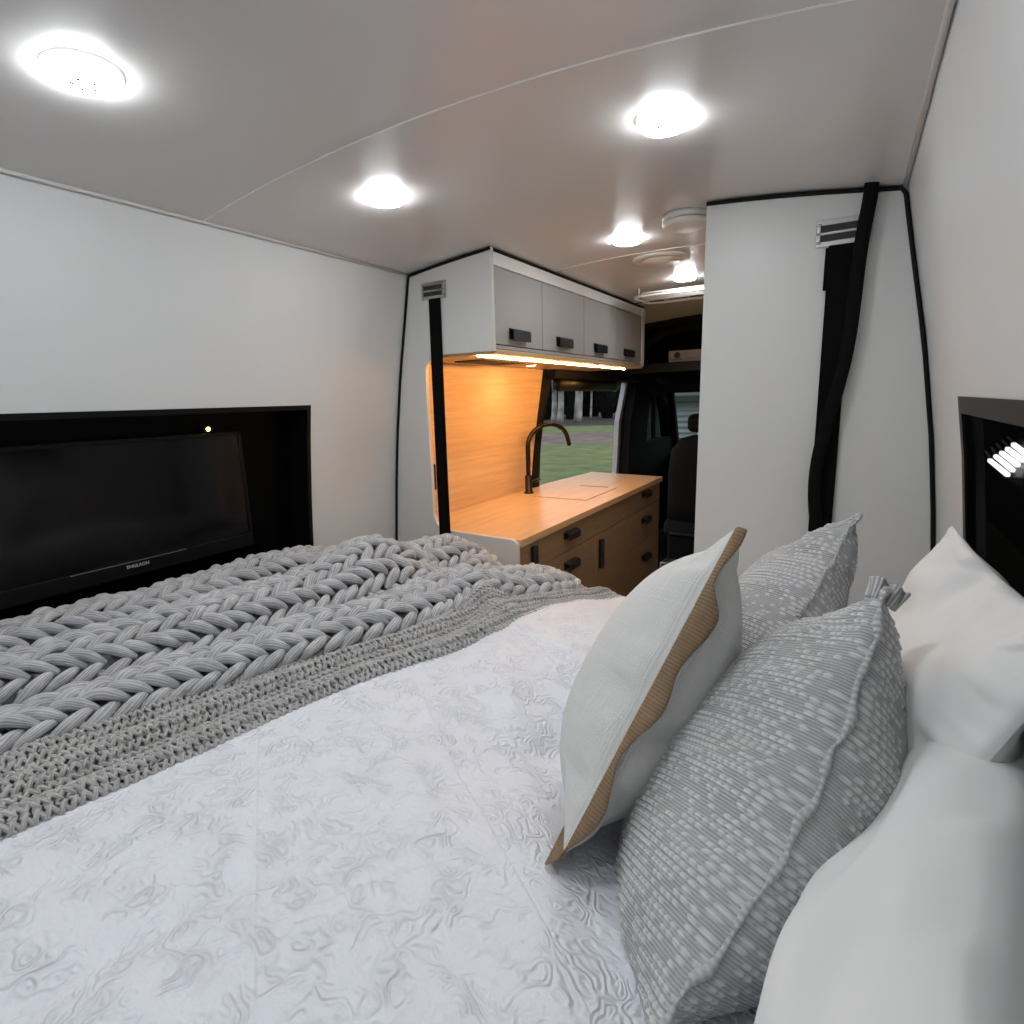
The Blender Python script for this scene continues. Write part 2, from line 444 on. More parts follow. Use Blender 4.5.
# ceiling: three arched panels with a narrow cover strip over each seam
SEAM = (.975, 2.30)
xs = np.linspace(-1.545, .082, 33)
def arch(y0, y1, th=.025, dz=0, x0=None, x1=None):
    X = xs if x0 is None else np.linspace(x0, x1, 15)
    Z = zc(X)+dz
    P = np.zeros((len(X), 2, 3)); P[:, 0] = np.stack([X, X*0+y0, Z], 1); P[:, 1] = np.stack([X, X*0+y1, Z], 1)
    Q = P.copy(); Q[:, :, 2] += th
    mb = MB(); mb.grid(P, True); mb.grid(Q, True, flip=True)
    for e in (0, 1):
        S = np.stack([P[:, e], Q[:, e]], 1); mb.grid(S, False, flip=(e == 0))
    for e in (0, -1):
        S = np.stack([P[e], Q[e]], 1); mb.grid(S, False, flip=(e == -1))
    return mb
struct('ceiling', arch(YB, YE), M['ceiling'])
struct('trim_1', arch(SEAM[0]-.0016, SEAM[0]+.0016, .004, -.0018), M['white_trim'], 'thin cover strip on the nearer ceiling seam')
struct('trim_2', arch(SEAM[1]-.0016, SEAM[1]+.0016, .004, -.0018), M['white_trim'], 'thin cover strip on the farther ceiling seam')
struct('trim_3', MB().tube([(xl(.488)+.006, y, .487) for y in (YB, .5, 1.79)], .005, 8), M['ceiling'], 'pale corner bead where left wall meets ceiling')
struct('trim_4', MB().tube([(xr(.488)-.006, y, .487) for y in (YB, .5, 1.79)], .005, 8), M['ceiling'], 'pale corner bead where right wall meets ceiling')

# ------------------------------------------------------------------ left window recess with television
def recess(side, y1, ztop, depth, fw, name, glass, label):
    """black surround, deep reveal and dark pane set into the side wall"""
    f = xl if side < 0 else xr
    fr = MB()
    zz = np.linspace(NZ0, ztop, 8)
    def strip(ya, yb, za, zb, proud=.004):
        z = np.linspace(za, zb, 8)
        P = np.array([[(f(q)-side*proud, ya, q), (f(q)-side*proud, yb, q)] for q in z])
        Q = np.array([[(f(q)+side*depth, ya, q), (f(q)+side*depth, yb, q)] for q in z])
        fl_ = side > 0
        fr.grid(P, False, flip=fl_); fr.grid(Q, False, flip=not fl_)
        for e in (0, 1): fr.grid(np.stack([P[:, e], Q[:, e]], 1), False, flip=(e == 0) ^ fl_)
        for e in (0, -1): fr.grid(np.stack([P[e], Q[e]], 1), False, flip=(e == -1) ^ fl_)
    strip(y1-fw, y1, NZ0, ztop); strip(NY0, NY0+fw, NZ0, ztop)
    strip(NY0+fw, y1-fw, ztop-fw, ztop); strip(NY0+fw, y1-fw, NZ0, NZ0+fw)
    w = struct(name, fr, M['frame'], label)
    z = np.linspace(NZ0+fw*.8, ztop-fw*.8, 8)
    P = np.array([[(f(q)+side*(depth-.012), NY0+fw*.8, q), (f(q)+side*(depth-.012), y1-fw*.8, q)] for q in z])
    Q = P.copy(); Q[:, :, 0] += side*.006
    g = MB(); g.grid(P, True, flip=side > 0); g.grid(Q, True, flip=side < 0)
    obj('pane', g, glass, w)
    return w
recess(-1, NY1, NZ1, .10, .016, 'window_1', M['blackglass'], 'black framed window recess in left wall, television inside')
w2 = recess(1, RY1, RZ1, .012, .030, 'window_2', M['tint'], 'black framed dark window in right wall beside white pillows')
# television
TX = -1.705
tv = thing('television', 'flat black television standing in the recess of the left wall', 'television', (TX-.02, .75, -.46))
tv['label'] = 'flat black television mounted in the dark recess of left wall'
obj('body', MB().box(TX-.045, TX-.006, .385, 1.125, -.457, -.075, .006), M['black'], tv)
bz = MB()
for a in ((.385, .395, -.415, -.078), (1.113, 1.125, -.415, -.078), (.385, 1.125, -.088, -.076), (.385, 1.125, -.458, -.415)):
    bz.box(TX-.006, TX+.004, a[0], a[1], a[2], a[3], .002, 1)
obj('bezel', bz, M['frame'], tv)
obj('screen', MB().box(TX-.006, TX+.0005, .395, 1.113, -.415, -.088), M['screen'], tv)
obj('trim_line', MB().box(TX+.003, TX+.006, .60, .90, -.4175, -.4160), M['steel'], tv, label='thin bright line along lower bezel')
obj('bracket', MB().box(TX-.085, TX-.045, .55, .95, -.36, -.16), M['black'], tv)
cu = bpy.data.curves.new('brand_lettering', 'FONT'); cu.body = 'ENGLAON'; cu.size = .0125; cu.extrude = .0006; cu.align_x = 'CENTER'
tmp = bpy.data.objects.new('tmp_text', cu); COL.objects.link(tmp)
bpy.context.view_layer.update()
me = bpy.data.meshes.new_from_object(tmp.evaluated_get(bpy.context.evaluated_depsgraph_get())); bpy.data.objects.remove(tmp)
# lettering faces +X and reads towards +Y
me.transform(Matrix(((0, 0, 1, 0), (1, 0, 0, 0), (0, 1, 0, 0), (0, 0, 0, 1))))
me.materials.append(M['lettering'])
lt = link('lettering', me, np.array([TX+.0046, .762, -.4335+H]), tv, 'small grey maker lettering')
obj('reflection_glow', MB().lathe([(0, .003), (.005, .002), (.0062, 0)], (TX+.003, 1.018, -.064), 14, 'x'), M['amber'], tv, label='added glowing point for an amber reflection above the screen')  # added emissive point in place of an amber reflection
obj('glow_mount', MB().box(TX-.03, TX+.003, 1.003, 1.033, -.076, -.056, .002), M['frame'], tv)  # added support under the glowing point

# ------------------------------------------------------------------ kitchen: end panel, wall cabinet, base cabinet
def arc(cx, cz, r, a0, a1, n=8):
    return [(cx+r*math.cos(math.radians(a0+(a1-a0)*i/n)), cz+r*math.sin(math.radians(a0+(a1-a0)*i/n))) for i in range(n+1)]
PY = 1.80
outer = [(float(xl(z)), float(z)) for z in np.linspace(-1.42, .488, 12)]
top = [(float(x), float(zc(x))-.002) for x in np.linspace(-1.52, -1.148, 8)]
open_ = [(-1.148, .178)]+arc(-1.403, .108, .07, 90, 180)+arc(-1.403, -.455, .07, 180, 262)+[(-1.15, -.532)]+arc(-1.098, -.562, .03, 85, 0)+[(-1.068, -1.42)]
ep = MB().prism(outer+top+open_, 'y', PY, PY+.018)
tag(obj('end_panel', ep, M['panel']), 'white kitchen end panel with round-cornered cut-out behind left strap', 'panel')

def handle_tab(mb, y, z, x, w=.15, hgt=.03, d=.026):
    """bent cup pull: top plate and front lip"""
    prof = [(0, 0), (d*.75, -.004), (d, -.010), (d, -hgt), (d-.004, -hgt), (d-.005, -.012), (d*.7, -.008), (.003, -.005), (.003, -hgt*.9), (0, -hgt*.9)]
    mb.prism([(x+a, z+b+hgt/2) for a, b in prof], 'y', y-w/2, y+w/2)
wc = thing('wall_cabinet', 'white wall cabinet with four grey doors high above the worktop', 'cabinet', (-1.35, 2.67, .17))
UX = -1.150
car = MB()
car.box(-1.50, UX-.016, PY+.018, 3.53, .185, .20)          # bottom board
car.box(-1.53, UX-.016, PY+.018, 3.53, .465, .48)          # top board
for y in (PY+.02, 2.194, 2.627, 3.048, 3.50): car.box(-1.50, UX-.02, y-.006, y+.006, .20, .465)
obj('carcass', car, M['panel'], wc)
obj('bottom_panel', MB().box(-1.575, UX, PY+.018, 3.53, .168, .185, .003), M['woodY'], wc, label='oak coloured underside')
farp = [(-1.56, .168)]+arc(UX+.004-.03, .168+.03, .03, -90, 0)+[(UX+.004, .525), (-1.50, .498)]
obj('side_panel', MB().prism(farp, 'y', 3.50, 3.545), M['white_trim'], wc)
obj('top_rail', MB().box(UX-.02, UX-.002, PY+.018, 3.50, .478, .524, .002), M['white_trim'], wc)
obj('valance', MB().box(UX-.016, UX-.001, PY+.018, 3.50, .186, .200, .002), M['door'], wc)
dy = [(1.821, 2.192), (2.196, 2.625), (2.629, 3.046), (3.050, 3.497)]
for a, b in dy:
    d = obj('door', MB().box(UX-.016, UX, a, b, .203, .475, .0025), M['door'], wc)
    hb = MB(); c_ = (a+b)/2-.02
    handle_tab(hb, c_, .245, UX, .135, .046, .022); obj('handle', hb, M['handle'], d)
obj('light_strip', MB().box(-1.243, -1.235, 1.83, 3.45, .163, .168, .001), M['warmstrip'], wc, label='glowing warm light strip under cabinet')
spot = thing('cabinet_spotlight', 'small round warm spotlight under the wall cabinet', 'light', (-1.39, 2.52, .166))
obj('rim', MB().lathe([(.036, .002), (.038, -.004), (.030, -.006), (.028, -.002)], (-1.39, 2.52, .166), 28), M['steel'], spot)
obj('lens', MB().lathe([(0, -.005), (.028, -.004), (.028, 0)], (-1.39, 2.52, .166), 28), M['warmspot'], spot)
tag(obj('extractor_grille', MB().box(-1.49, -1.33, 2.02, 2.36, .162, .1695, .002), M['dark_hole']), 'dark flat grille set in the underside of the wall cabinet', 'grille')
# splashback
def xsb(z): return float(np.interp(z, [-.535, .17], [-1.650, -1.592]))
edge = [(2.962, -.535), (2.962, -.45), (2.965, -.344), (2.989, -.136), (3.014, .02), (3.034, .168)]
edge2 = [(3.085, -.57), (3.083, -.513), (3.07, -.293), (3.094, -.105), (3.153, .056), (3.206, .172)]
sb = MB(); n_ = 8
zz = np.linspace(-.535, .168, 14); ye = np.interp(zz, [e[1] for e in edge], [e[0] for e in edge])
P = np.array([[(xsb(z), PY+.018+(e-PY-.018)*t, z) for t in (0, .5, 1)] for z, e in zip(zz, ye)])
Q = P.copy(); Q[:, :, 0] -= .012
sb.grid(P, False); sb.grid(Q, False, flip=True)
sb.grid(np.stack([P[:, 2], Q[:, 2]], 1), False); sb.grid(np.stack([P[0], Q[0]], 1), False); sb.grid(np.stack([P[-1], Q[-1]], 1), False)
tag(obj('splashback', sb, M['woodY']), 'oak panel lit orange on the wall behind the tap', 'panel')
so = thing('power_outlet', 'dark double power outlet on oak splashback beside left strap', 'outlet', (xsb(-.33)+.004, 1.95, -.33))
obj('plate', MB().box(xsb(-.33)-.006, xsb(-.33)+.012, 1.89, 2.02, -.40, -.28, .004), M['black'], so)
for z in (-.37, -.31): obj('socket', MB().box(xsb(-.33)+.010, xsb(-.33)+.015, 1.92, 1.99, z-.016, z+.016, .002), M['steel'], so)
# worktop and base cabinet
CX, CT = -1.060, -.535
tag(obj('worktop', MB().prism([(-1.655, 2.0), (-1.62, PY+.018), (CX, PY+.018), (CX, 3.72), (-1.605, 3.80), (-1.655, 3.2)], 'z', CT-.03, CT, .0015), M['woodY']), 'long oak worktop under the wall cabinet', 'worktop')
lid = thing('sink_lid', 'flush oak sink cover set in the worktop beyond the tap', 'sink cover', (-1.3, 3.0, CT))
obj('board', MB().box(-1.48, -1.17, 2.70, 3.15, CT, CT+.004, .002), M['woodY'], lid)
obj('finger_slot', MB().box(-1.40, -1.22, 3.13, 3.147, CT+.004, CT+.0055, .0005), M['woodfront'], lid)
bc = thing('base_cabinet', 'oak base cabinet with drawers and black pulls under worktop', 'cabinet', (-1.35, 2.76, -1.42))
FX = -1.072
bcar = MB()
bcar.box(-1.60, FX-.018, PY+.02, 3.70, -1.36, CT-.031)
bcar.box(-1.60, FX-.06, PY+.02, 3.68, -1.42, -1.36)
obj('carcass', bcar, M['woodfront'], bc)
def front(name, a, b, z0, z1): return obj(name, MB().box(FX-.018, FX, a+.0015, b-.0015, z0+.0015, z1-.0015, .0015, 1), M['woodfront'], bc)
TOPZ, D1, D2, BOT = CT-.033, -.69, -.90, -1.355
def hbar(o, y, z):
    hb = MB(); handle_tab(hb, y, z, FX, .12, .038, .03); obj('handle', hb, M['handle'], o)
def vbar(o, y, z0, z1):
    hb = MB(); hb.box(FX, FX+.022, y-.016, y+.016, z0, z1, .004); obj('handle', hb, M['handle'], o)
d = front('door', 1.822, 1.97, BOT, TOPZ); vbar(d, 1.925, -.80, -.585)
d = front('drawer', 1.97, 2.58, D1, TOPZ); hbar(d, 2.278, -.612)
d = front('drawer', 1.97, 2.58, BOT, D1); hbar(d, 2.278, -.755)
front('fixed_front', 2.58, 3.05, D1, TOPZ)
d = front('door', 2.58, 3.05, BOT, D1); vbar(d, 2.643, -.875, -.72)
d = front('drawer', 3.05, 3.70, D1, TOPZ); hbar(d, 3.38, -.600)
d = front('drawer', 3.05, 3.70, D2, D1); hbar(d, 3.385, -.765)
d = front('drawer', 3.05, 3.70, BOT, D2); hbar(d, 3.40, -1.01)
# tap
tap = thing('kitchen_tap', 'dark bronze gooseneck tap standing on the oak worktop', 'tap', (-1.585, 2.80, CT))
tx, ty = -1.575, 2.80
tp = [(tx, ty, CT+.09), (tx, ty, CT+.20), (tx, ty, CT+.27)]
R_ = .125
for i in range(1, 15):
    a = PI-(PI*.93)*i/14; tp.append((tx+.25*(R_+R_*math.cos(a)), ty+1.6*(R_+R_*math.cos(a)), CT+.27+.115*math.sin(a)))
tp.append((tp[-1][0]+.006, tp[-1][1]+.016, tp[-1][2]-.05))
obj('spout', MB().tube(tp, .0135, 14), M['bronze'], tap)
obj('base', MB().lathe([(.028, 0), (.028, .006), (.021, .01), (.020, .10), (.016, .105)], (tx, ty, CT), 24), M['bronze'], tap)
obj('lever', MB().tube([(tx, ty, CT+.06), (tx+.02, ty+.045, CT+.066), (tx+.022, ty+.10, CT+.072)], [.012, .010, .007], 12), M['bronze'], tap)

# ------------------------------------------------------------------ tall cabinet on the right
out = [(-.405, -1.42), (-.405, .530)]+[(float(x), float(zc(x))-.003) for x in np.linspace(-.38, .06, 10)]+[(float(xr(z))-.002, float(z)) for z in np.linspace(.485, -1.42, 14)]
tag(obj('tall_cabinet', MB().prism(out, 'y', PY, 2.75), M['panel']), 'white full-height cabinet wall on the right behind black straps', 'cabinet')
def seal(pts, nm, lab): struct(nm, MB().tube(pts, .0055, 8), M['seal'], lab)
seal([(-.405+.44*t, PY-.002, float(zc(-.405+.44*t))-.008) for t in np.linspace(0, 1, 10)]+[(.062, PY-.002, .484)]
     +[(float(xr(z))-.006, PY-.002, float(z)) for z in np.linspace(.47, -1.0, 16)], 'trim_5', 'black rubber seal around the tall white cabinet')
seal([(-1.148, PY-.002, float(zc(-1.148))-.006)]+[(float(x), PY-.002, float(zc(x))-.008) for x in np.linspace(-1.18, -1.50, 8)]+[(float(xl(.483))+.008, PY-.002, .483)]
     +[(float(xl(z))+.006, PY-.002, float(z)) for z in np.linspace(.47, -1.0, 16)], 'trim_6', 'black rubber seal around the white kitchen end panel')
seal([(UX-.001, PY+.022, .529), (UX-.001, 2.6, .529), (UX+.002, 3.535, .529)], 'trim_7', 'black rubber seal along the top of the wall cabinet')

# anchor plates and straps
def anchor(xc, z, w, hgt, label):
    t = thing('anchor_plate', label, 'metal plate', (xc, PY, z-hgt/2), 'strap anchor plates on the white panels')
    y = PY-.001; t0 = .005; sl = w*.42
    b = MB()
    for (a, c, e, g) in ((-w/2, w/2, hgt*.30, hgt/2), (-w/2, w/2, -hgt/2, -hgt*.30), (-w/2, w/2, -hgt*.05, hgt*.05), (-w/2, -sl, -hgt*.31, hgt*.31), (sl*.82, w/2, -hgt*.31, hgt*.31)):
        b.box(xc+a, xc+c, y-t0, y, z+e, z+g, .001, 1)
    obj('plate', b, M['steel'], t)
    obj('slot_backing', MB().box(xc-w*.43, xc+w*.36, y-.0015, y+.0005, z-hgt*.31, z+hgt*.31), M['dark_hole'], t)
    for sx in (-.44, .43):
        for sz in (-.33, .33):
            obj('screw', MB().lathe([(0, -.0025), (.003, -.002), (.0045, 0)], (xc+w*sx, y-t0, z+hgt*sz), 12, 'y'), M['steel'], t)
anchor(-1.408, .416, .118, .062, 'small steel slotted plate above the left black strap')
anchor(-.055, .405, .128, .066, 'steel slotted plate behind the black cable sleeve on tall cabinet')
def strap(xc, zt, zb, w, label, dx=0, layers=1):
    t = MB(); n = 24
    zs_ = np.linspace(zt, zb, n)
    y = PY-.009-.004*np.sin(np.linspace(0, PI, n))
    P = np.array([[(xc+dx*k/n-w/2+w*j/4, y[k], zs_[k]) for j in range(5)] for k in range(n)])
    Q = P.copy(); Q[:, :, 1] += .004
    uv = np.array([[(j/4*.06, zs_[k]*1.0) for j in range(5)] for k in range(n)])
    t.grid(P, True, uv); t.grid(Q, True, uv, flip=True)
    for e in (0, -1): t.grid(np.stack([P[:, e], Q[:, e]], 1), False); t.grid(np.stack([P[e], Q[e]], 1), False)
    return t
st1 = strap(-1.403, .386, -.95, .055, '', -.008)
tag(obj('webbing_strap', st1, M['strap']), 'black webbing strap hanging in front of the kitchen end panel', 'strap', 'black webbing straps')
st2 = strap(-.058, .373, -.95, .058, '', .006)
s2 = obj('webbing_strap', st2, M['strap']); tag(s2, 'wide black webbing strap hanging flat on the tall white cabinet', 'strap', 'black webbing straps')
obj('folded_end', strap(-.064, .368, .262, .060, ''), M['strap'], s2)
for q in (0,):
    pts = [(-.002, PY-.03, .548), (-.002, PY-.032, .47), (-.010, PY-.036, .41), (-.016, PY-.038, .33), (-.018, PY-.038, .23), (-.022, PY-.036, .12), (-.036, PY-.034, .02), (-.056, PY-.034, -.08), (-.072, PY-.034, -.17), (-.077, PY-.034, -.25), (-.070, PY-.034, -.34), (-.052, PY-.034, -.41), (-.045, PY-.03, -.55), (-.05, PY-.03, -.80), (-.05, PY-.03, -1.1), (-.05, PY-.03, -1.419)]
    # smooth the run
    A_ = np.array(pts); tt = np.linspace(0, len(A_)-1, 70); B_ = np.stack([np.interp(tt, range(len(A_)), A_[:, k]) for k in range(3)], 1)
    for _ in range(6): B_[1:-1] = (B_[:-2]+2*B_[1:-1]+B_[2:])/4
    tag(obj('cable_sleeve', MB().tube(B_.tolist(), .0165, 12, flat=(0, 1, 0)), M['sleeve']), 'black cable sleeve snaking down from ceiling over the tall cabinet', 'cable')

# ------------------------------------------------------------------ ceiling fittings
def puck(x, y, label, r=.052):
    z = float(zc(x))
    t = thing('ceiling_light', label, 'ceiling light', (x, y, z), 'round LED ceiling lights')
    obj('rim', MB().lathe([(r+.004, .001), (r+.004, -.003), (r, -.006), (r-.004, -.005)], (x, y, z), 40), M['lens_rim'], t)
    k = r-.002
    obj('lens', MB().lathe([(k, -.004), (k, -.010), (k*.93, -.015), (k*.6, -.018), (0, -.019)], (x, y, z), 40), M['lens'], t, label='glowing white lens')
    dots = MB()
    for i in range(5):
        a = i*2*PI/5+.4
        dots.lathe([(0, -.0195), (.0042, -.0192), (.0042, -.0165)], (x+.017*math.cos(a), y+.017*math.sin(a), z), 10)
    obj('lens_marking', dots, M['dark_hole'], t, label='small dark marks on the lens')
puck(-1.112, .535, 'round LED ceiling light nearest the upper left, over chunky throw')
puck(-.368, .535, 'round LED ceiling light above the camera over the pillows')
puck(-1.110, 1.228, 'round LED ceiling light before the wall cabinet, left of pair')
puck(-.365, 1.235, 'round LED ceiling light before the tall cabinet, right of pair')
puck(-.738, 2.07, 'round LED ceiling light between the wall cabinet and the tall cabinet')
puck(-.735, 2.87, 'farthest round LED ceiling light, above the wire rack')
puck(-1.112, -.25, 'round LED ceiling light over the foot of the bed, behind the viewer')
puck(-.368, -.25, 'round LED ceiling light over the head of the bed, behind the viewer')
x_, y_ = -.425, 1.985; z_ = float(zc(x_))
sd = thing('smoke_alarm', 'round white smoke alarm on ceiling beside tall cabinet edge', 'smoke alarm', (x_, y_, z_))
x_, y_ = -.488, 1.90
obj('base', MB().lathe([(.072, .002), (.072, -.014), (.068, -.016)], (x_, y_, z_), 48), M['cream'], sd)
obj('groove', MB().lathe([(.067, -.015), (.067, -.019)], (x_, y_, z_), 48), M['dark_hole'], sd)
obj('cover', MB().lathe([(.070, -.018), (.072, -.020), (.071, -.030), (.064, -.034), (0, -.036)], (x_, y_, z_), 48), M['cream'], sd)
x_, y_ = -.725, 2.44; z_ = float(zc(x_))
rv = thing('round_vent', 'round beige ceiling vent between the light and wire rack', 'vent', (x_, y_, z_))
obj('flange', MB().lathe([(.115, .001), (.115, -.005), (.085, -.011), (.080, -.006)], (x_, y_, z_), 48), M['cream'], rv)
obj('disc', MB().lathe([(.078, -.004), (.074, -.014), (0, -.017)], (x_, y_, z_), 48), M['cream'], rv)
# wire rack
rk = thing('ceiling_rack', 'white wire rack hung under the ceiling at the farthest light', 'rack', (-.80, 3.03, .53))
zr_ = .498
def rrect(x0, x1, y0, y1, r, z, n=6):
    p = []
    for cx, cy, a0 in ((x1-r, y1-r, 0), (x0+r, y1-r, 90), (x0+r, y0+r, 180), (x1-r, y0+r, 270)):
        for i in range(n+1):
            a = math.radians(a0+90*i/n); p.append((cx+r*math.cos(a), cy+r*math.sin(a), z))
    return p+[p[0]]
obj('outer_frame', MB().tube(rrect(-1.02, -.45, 2.94, 3.20, .05, zr_), .006, 8), M['white_trim'], rk)
obj('inner_frame', MB().tube(rrect(-.99, -.48, 2.97, 3.17, .04, zr_+.018), .005, 8), M['white_trim'], rk)
for yy in (3.01, 3.05, 3.09, 3.13): obj('wire', MB().tube([(-1.0, yy, zr_+.008), (-.47, yy, zr_+.008)], .0035, 6), M['white_trim'], rk)
for xx, yy in ((-1.0, 2.99), (-.47, 2.99), (-1.0, 3.15), (-.47, 3.15)): obj('hanger', MB().tube([(xx, yy, zr_), (xx, yy, float(zc(xx))+.002)], .004, 6), M['white_trim'], rk)
for nm, x0, x1, y0, y1, lab in (('slot_vent', -1.16, -.96, 3.30, 3.42, 'flat slotted vent on ceiling beyond the wire rack, near the wall cabinet'), ('slot_vent', -.86, -.60, 3.34, 3.46, 'flat slotted vent on ceiling beyond the wire rack, near tall cabinet')):
    z0 = float(zc((x0+x1)/2))
    t = thing(nm, lab, 'vent', ((x0+x1)/2, (y0+y1)/2, z0), 'flat slotted ceiling vents')
    obj('plate', MB().box(x0, x1, y0, y1, z0-.008, z0+.004, .003), M['cream'], t)
    obj('slot', MB().box(x0+.02, x1-.02, y0+.045, y1-.045, z0-.010, z0-.007), M['dark_hole'], t)

# ------------------------------------------------------------------ side opening and cab
post = MB(); zq = np.linspace(-.57, .172, 16)
ya_ = np.interp(zq, [e[1] for e in edge], [e[0] for e in edge])+.003; yb_ = np.interp(zq, [e[1] for e in edge2], [e[0] for e in edge2])
P = np.array([[(xsb(z)+.012-.02*(2*t-1)**2, a+(b-a)*t, z) for t in np.linspace(0, 1, 7)] for z, a, b in zip(zq, ya_, yb_)])
Q = P.copy(); Q[:, :, 0] -= .075
post.grid(P, True); post.grid(Q, False, flip=True)
for e in (0, -1): post.grid(np.stack([P[:, e], Q[:, e]], 1), False, flip=e == 0); post.grid(np.stack([P[e], Q[e]], 1), False, flip=e == -1)
struct('trim_8', post, M['cab'], 'dark padded door post beside the splashback')
struct('trim_9', MB().box(-1.72, -1.52, 3.06, 4.80, .115, .172, .01), M['cab'], 'dark header above the side door opening')
fs = thing('rolled_screen', 'dark rolled fly screen under the header of the side opening', 'fly screen', (-1.62, 3.75, .05))
obj('roll', MB().tube([(-1.585, 3.22, .085), (-1.585, 4.15, .085)], .042, 18), M['black'], fs)
obj('end_cap', MB().tube([(-1.585, 4.15, .085), (-1.585, 4.22, .085)], .044, 18), M['steel'], fs)
struct('trim_10', MB().prism([(4.47, -1.40), (4.50, -.70), (4.56, -.2), (4.74, .13), (4.80, .13), (4.62, -.2), (4.555, -.70), (4.53, -1.40)], 'x', -1.72, -1.68), M['doorseal'], 'pale seal strip on the far edge of the side opening')
struct('trim_11', MB().prism([(4.53, -1.40), (4.555, -.70), (4.62, -.2), (4.80, .16), (5.35, .16), (5.20, .02), (5.10, -.2), (5.05, -.60), (5.05, -1.40)], 'x', -1.74, -1.60), M['cab'], 'black door pillar between side opening and cab door')
# cab door with window opening
dr = MB(); 
dr.prism([(5.05, -1.40), (6.35, -1.40), (6.35, -.62), (6.20, -.44), (5.05, -.42)], 'x', -1.76, -1.66)
dr.prism([(5.35, .02), (5.75, .0), (6.05, -.20), (6.25, -.46), (6.33, -.40), (6.12, -.12), (5.85, .08), (5.35, .16)], 'x', -1.76, -1.66)
dr.prism([(5.05, -.42), (5.10, -.42), (5.14, -.15), (5.24, .02), (5.35, .02), (5.35, .16), (5.15, .1)], 'x', -1.76, -1.66)
dr.prism([(5.62, -.44), (5.66, -.44), (5.64, .02), (5.60, .02)], 'x', -1.73, -1.69)
door = struct('door_1', dr, M['cab'], 'black front door of the cab with side window')
obj('door_pane', MB().prism([(5.10, -.43), (6.22, -.45), (6.04, -.19), (5.76, .01), (5.3, .02)], 'x', -1.713, -1.709), M['pane'], door)
mr = thing('wing_mirror', 'dark wing mirror outside the cab door window', 'mirror', (-1.95, 6.0, -.4))
obj('housing', MB().box(-2.12, -1.92, 5.95, 6.05, -.38, -.08, .03), M['black'], mr)
obj('mirror_glass', MB().box(-2.10, -1.94, 5.944, 5.952, -.36, -.10), M['steel'], mr)
obj('arm', MB().tube([(-1.76, 6.02, -.42), (-1.98, 6.0, -.37)], .02, 8), M['black'], mr)
# black lining of cab roof, bulkhead and walls
hl = MB()
hl.prism([(4.2, .492), (4.2, .56), (6.0, .56), (6.3, .20), (6.0, .02), (5.6, .10), (5.5, .42), (5.0, .47)], 'x', -1.74, .28)
struct('wall_front', hl, M['cab'], 'black curved headliner over the cab')
cw = MB(); cw.prism([(3.07, .17), (4.80, .16), (5.35, .16), (5.6, .15), (5.5, .5), (3.55, .52), (3.07, .50)], 'x', -1.62, -1.53)
struct('trim_12', cw, M['cab'], 'black lining of the van side above the opening')
archp = MB()
a_ = [(-1.53+.10*math.sin(t)*0+0, 0) for t in (0,)]
pts = [(-1.50+.42*(1-math.cos(t)), 4.30, .12+.36*math.sin(t)) for t in np.linspace(0, PI/2, 12)]+[(-.6, 4.30, .485), (.05, 4.30, .46)]
struct('trim_13', MB().tube(pts, .035, 10), M['cab'], 'black arched roof rib at the cab entrance')
struct('trim_14', MB().box(.10, .26, 4.2, 6.4, -1.42, .5), M['cab'], 'black right side of the cab')
struct('trim_15', MB().box(-1.72, .28, 3.1, 6.5, -1.47, -1.43), M['cab'], 'black cab floor')
sh = thing('overhead_shelf', 'black overhead shelf across the cab holding the pale box', 'shelf', (-.73, 4.7, .16))
obj('tray', MB().box(-1.53, .10, 4.22, 5.45, .205, .222, .004), M['cab'], sh)
obj('front_lip', MB().box(-1.50, .10, 4.19, 4.22, .165, .232, .008), M['black'], sh)
bx = thing('paper_box', 'pale cardboard box lying on the black overhead shelf', 'box', (-1.02, 4.4, .222))
obj('carton', MB().box(-1.19, -.955, 4.25, 4.45, .2225, .315, .002), M['cardboard'], bx)
mk = MB(); mk.lathe([(0, -.001), (.022, -.0005), (.022, 0)], (-1.127, 4.2495, .282), 20, 'y')
mk.box(-1.16, -1.09, 4.2485, 4.2495, .252, .257); mk.box(-1.06, -1.0, 4.2485, 4.2495, .256, .259)
obj('printed_mark', mk, M['print'], bx)
tag(obj('bottle', MB().lathe([(.022, 0), (.024, .01), (.024, .10), (.012, .125), (.012, .15), (0, .152)], (-.925, 4.30, .222), 20), M['cream']), 'pale slim bottle on the overhead shelf right of the box', 'bottle')
# seat
se = thing('passenger_seat', 'black cab seat with headrest seen beside the tall cabinet', 'seat', (-.93, 4.55, -1.42))
def pad(x0, x1, prof, name, bev=.05):
    bm = bmesh.new(); A = [bm.verts.new((x0, y, z)) for y, z in prof]; B = [bm.verts.new((x1, y, z)) for y, z in prof]; n = len(prof)
    bm.faces.new(A); bm.faces.new(B[::-1])
    for i in range(n): bm.faces.new((A[i], B[i], B[(i+1) % n], A[(i+1) % n]))
    bmesh.ops.recalc_face_normals(bm, faces=bm.faces)
    bmesh.ops.bevel(bm, geom=list(bm.edges), offset=bev, segments=4, affect='EDGES', profile=.5)
    return obj(name, MB().bm(bm, True), M['cab'], se)
bm = bmesh.new()
sec = [(-1.05, .28, .08), (-.85, .27, .09), (-.6, .265, .09), (-.42, .24, .085), (-.33, .17, .07), (-.305, .08, .05)]
rings = []
for z, w, d_ in sec:
    y0 = 4.42-.12*(z+.3)*-1*0 - (z+1.05)*.0 + (-.3-z)*.10
    rings.append([bm.verts.new((-.955+w*math.copysign(abs(math.cos(a))**.5, math.cos(a)), y0+d_*math.copysign(abs(math.sin(a))**.7, math.sin(a)), z)) for a in np.linspace(0, 2*PI, 24, endpoint=False)])
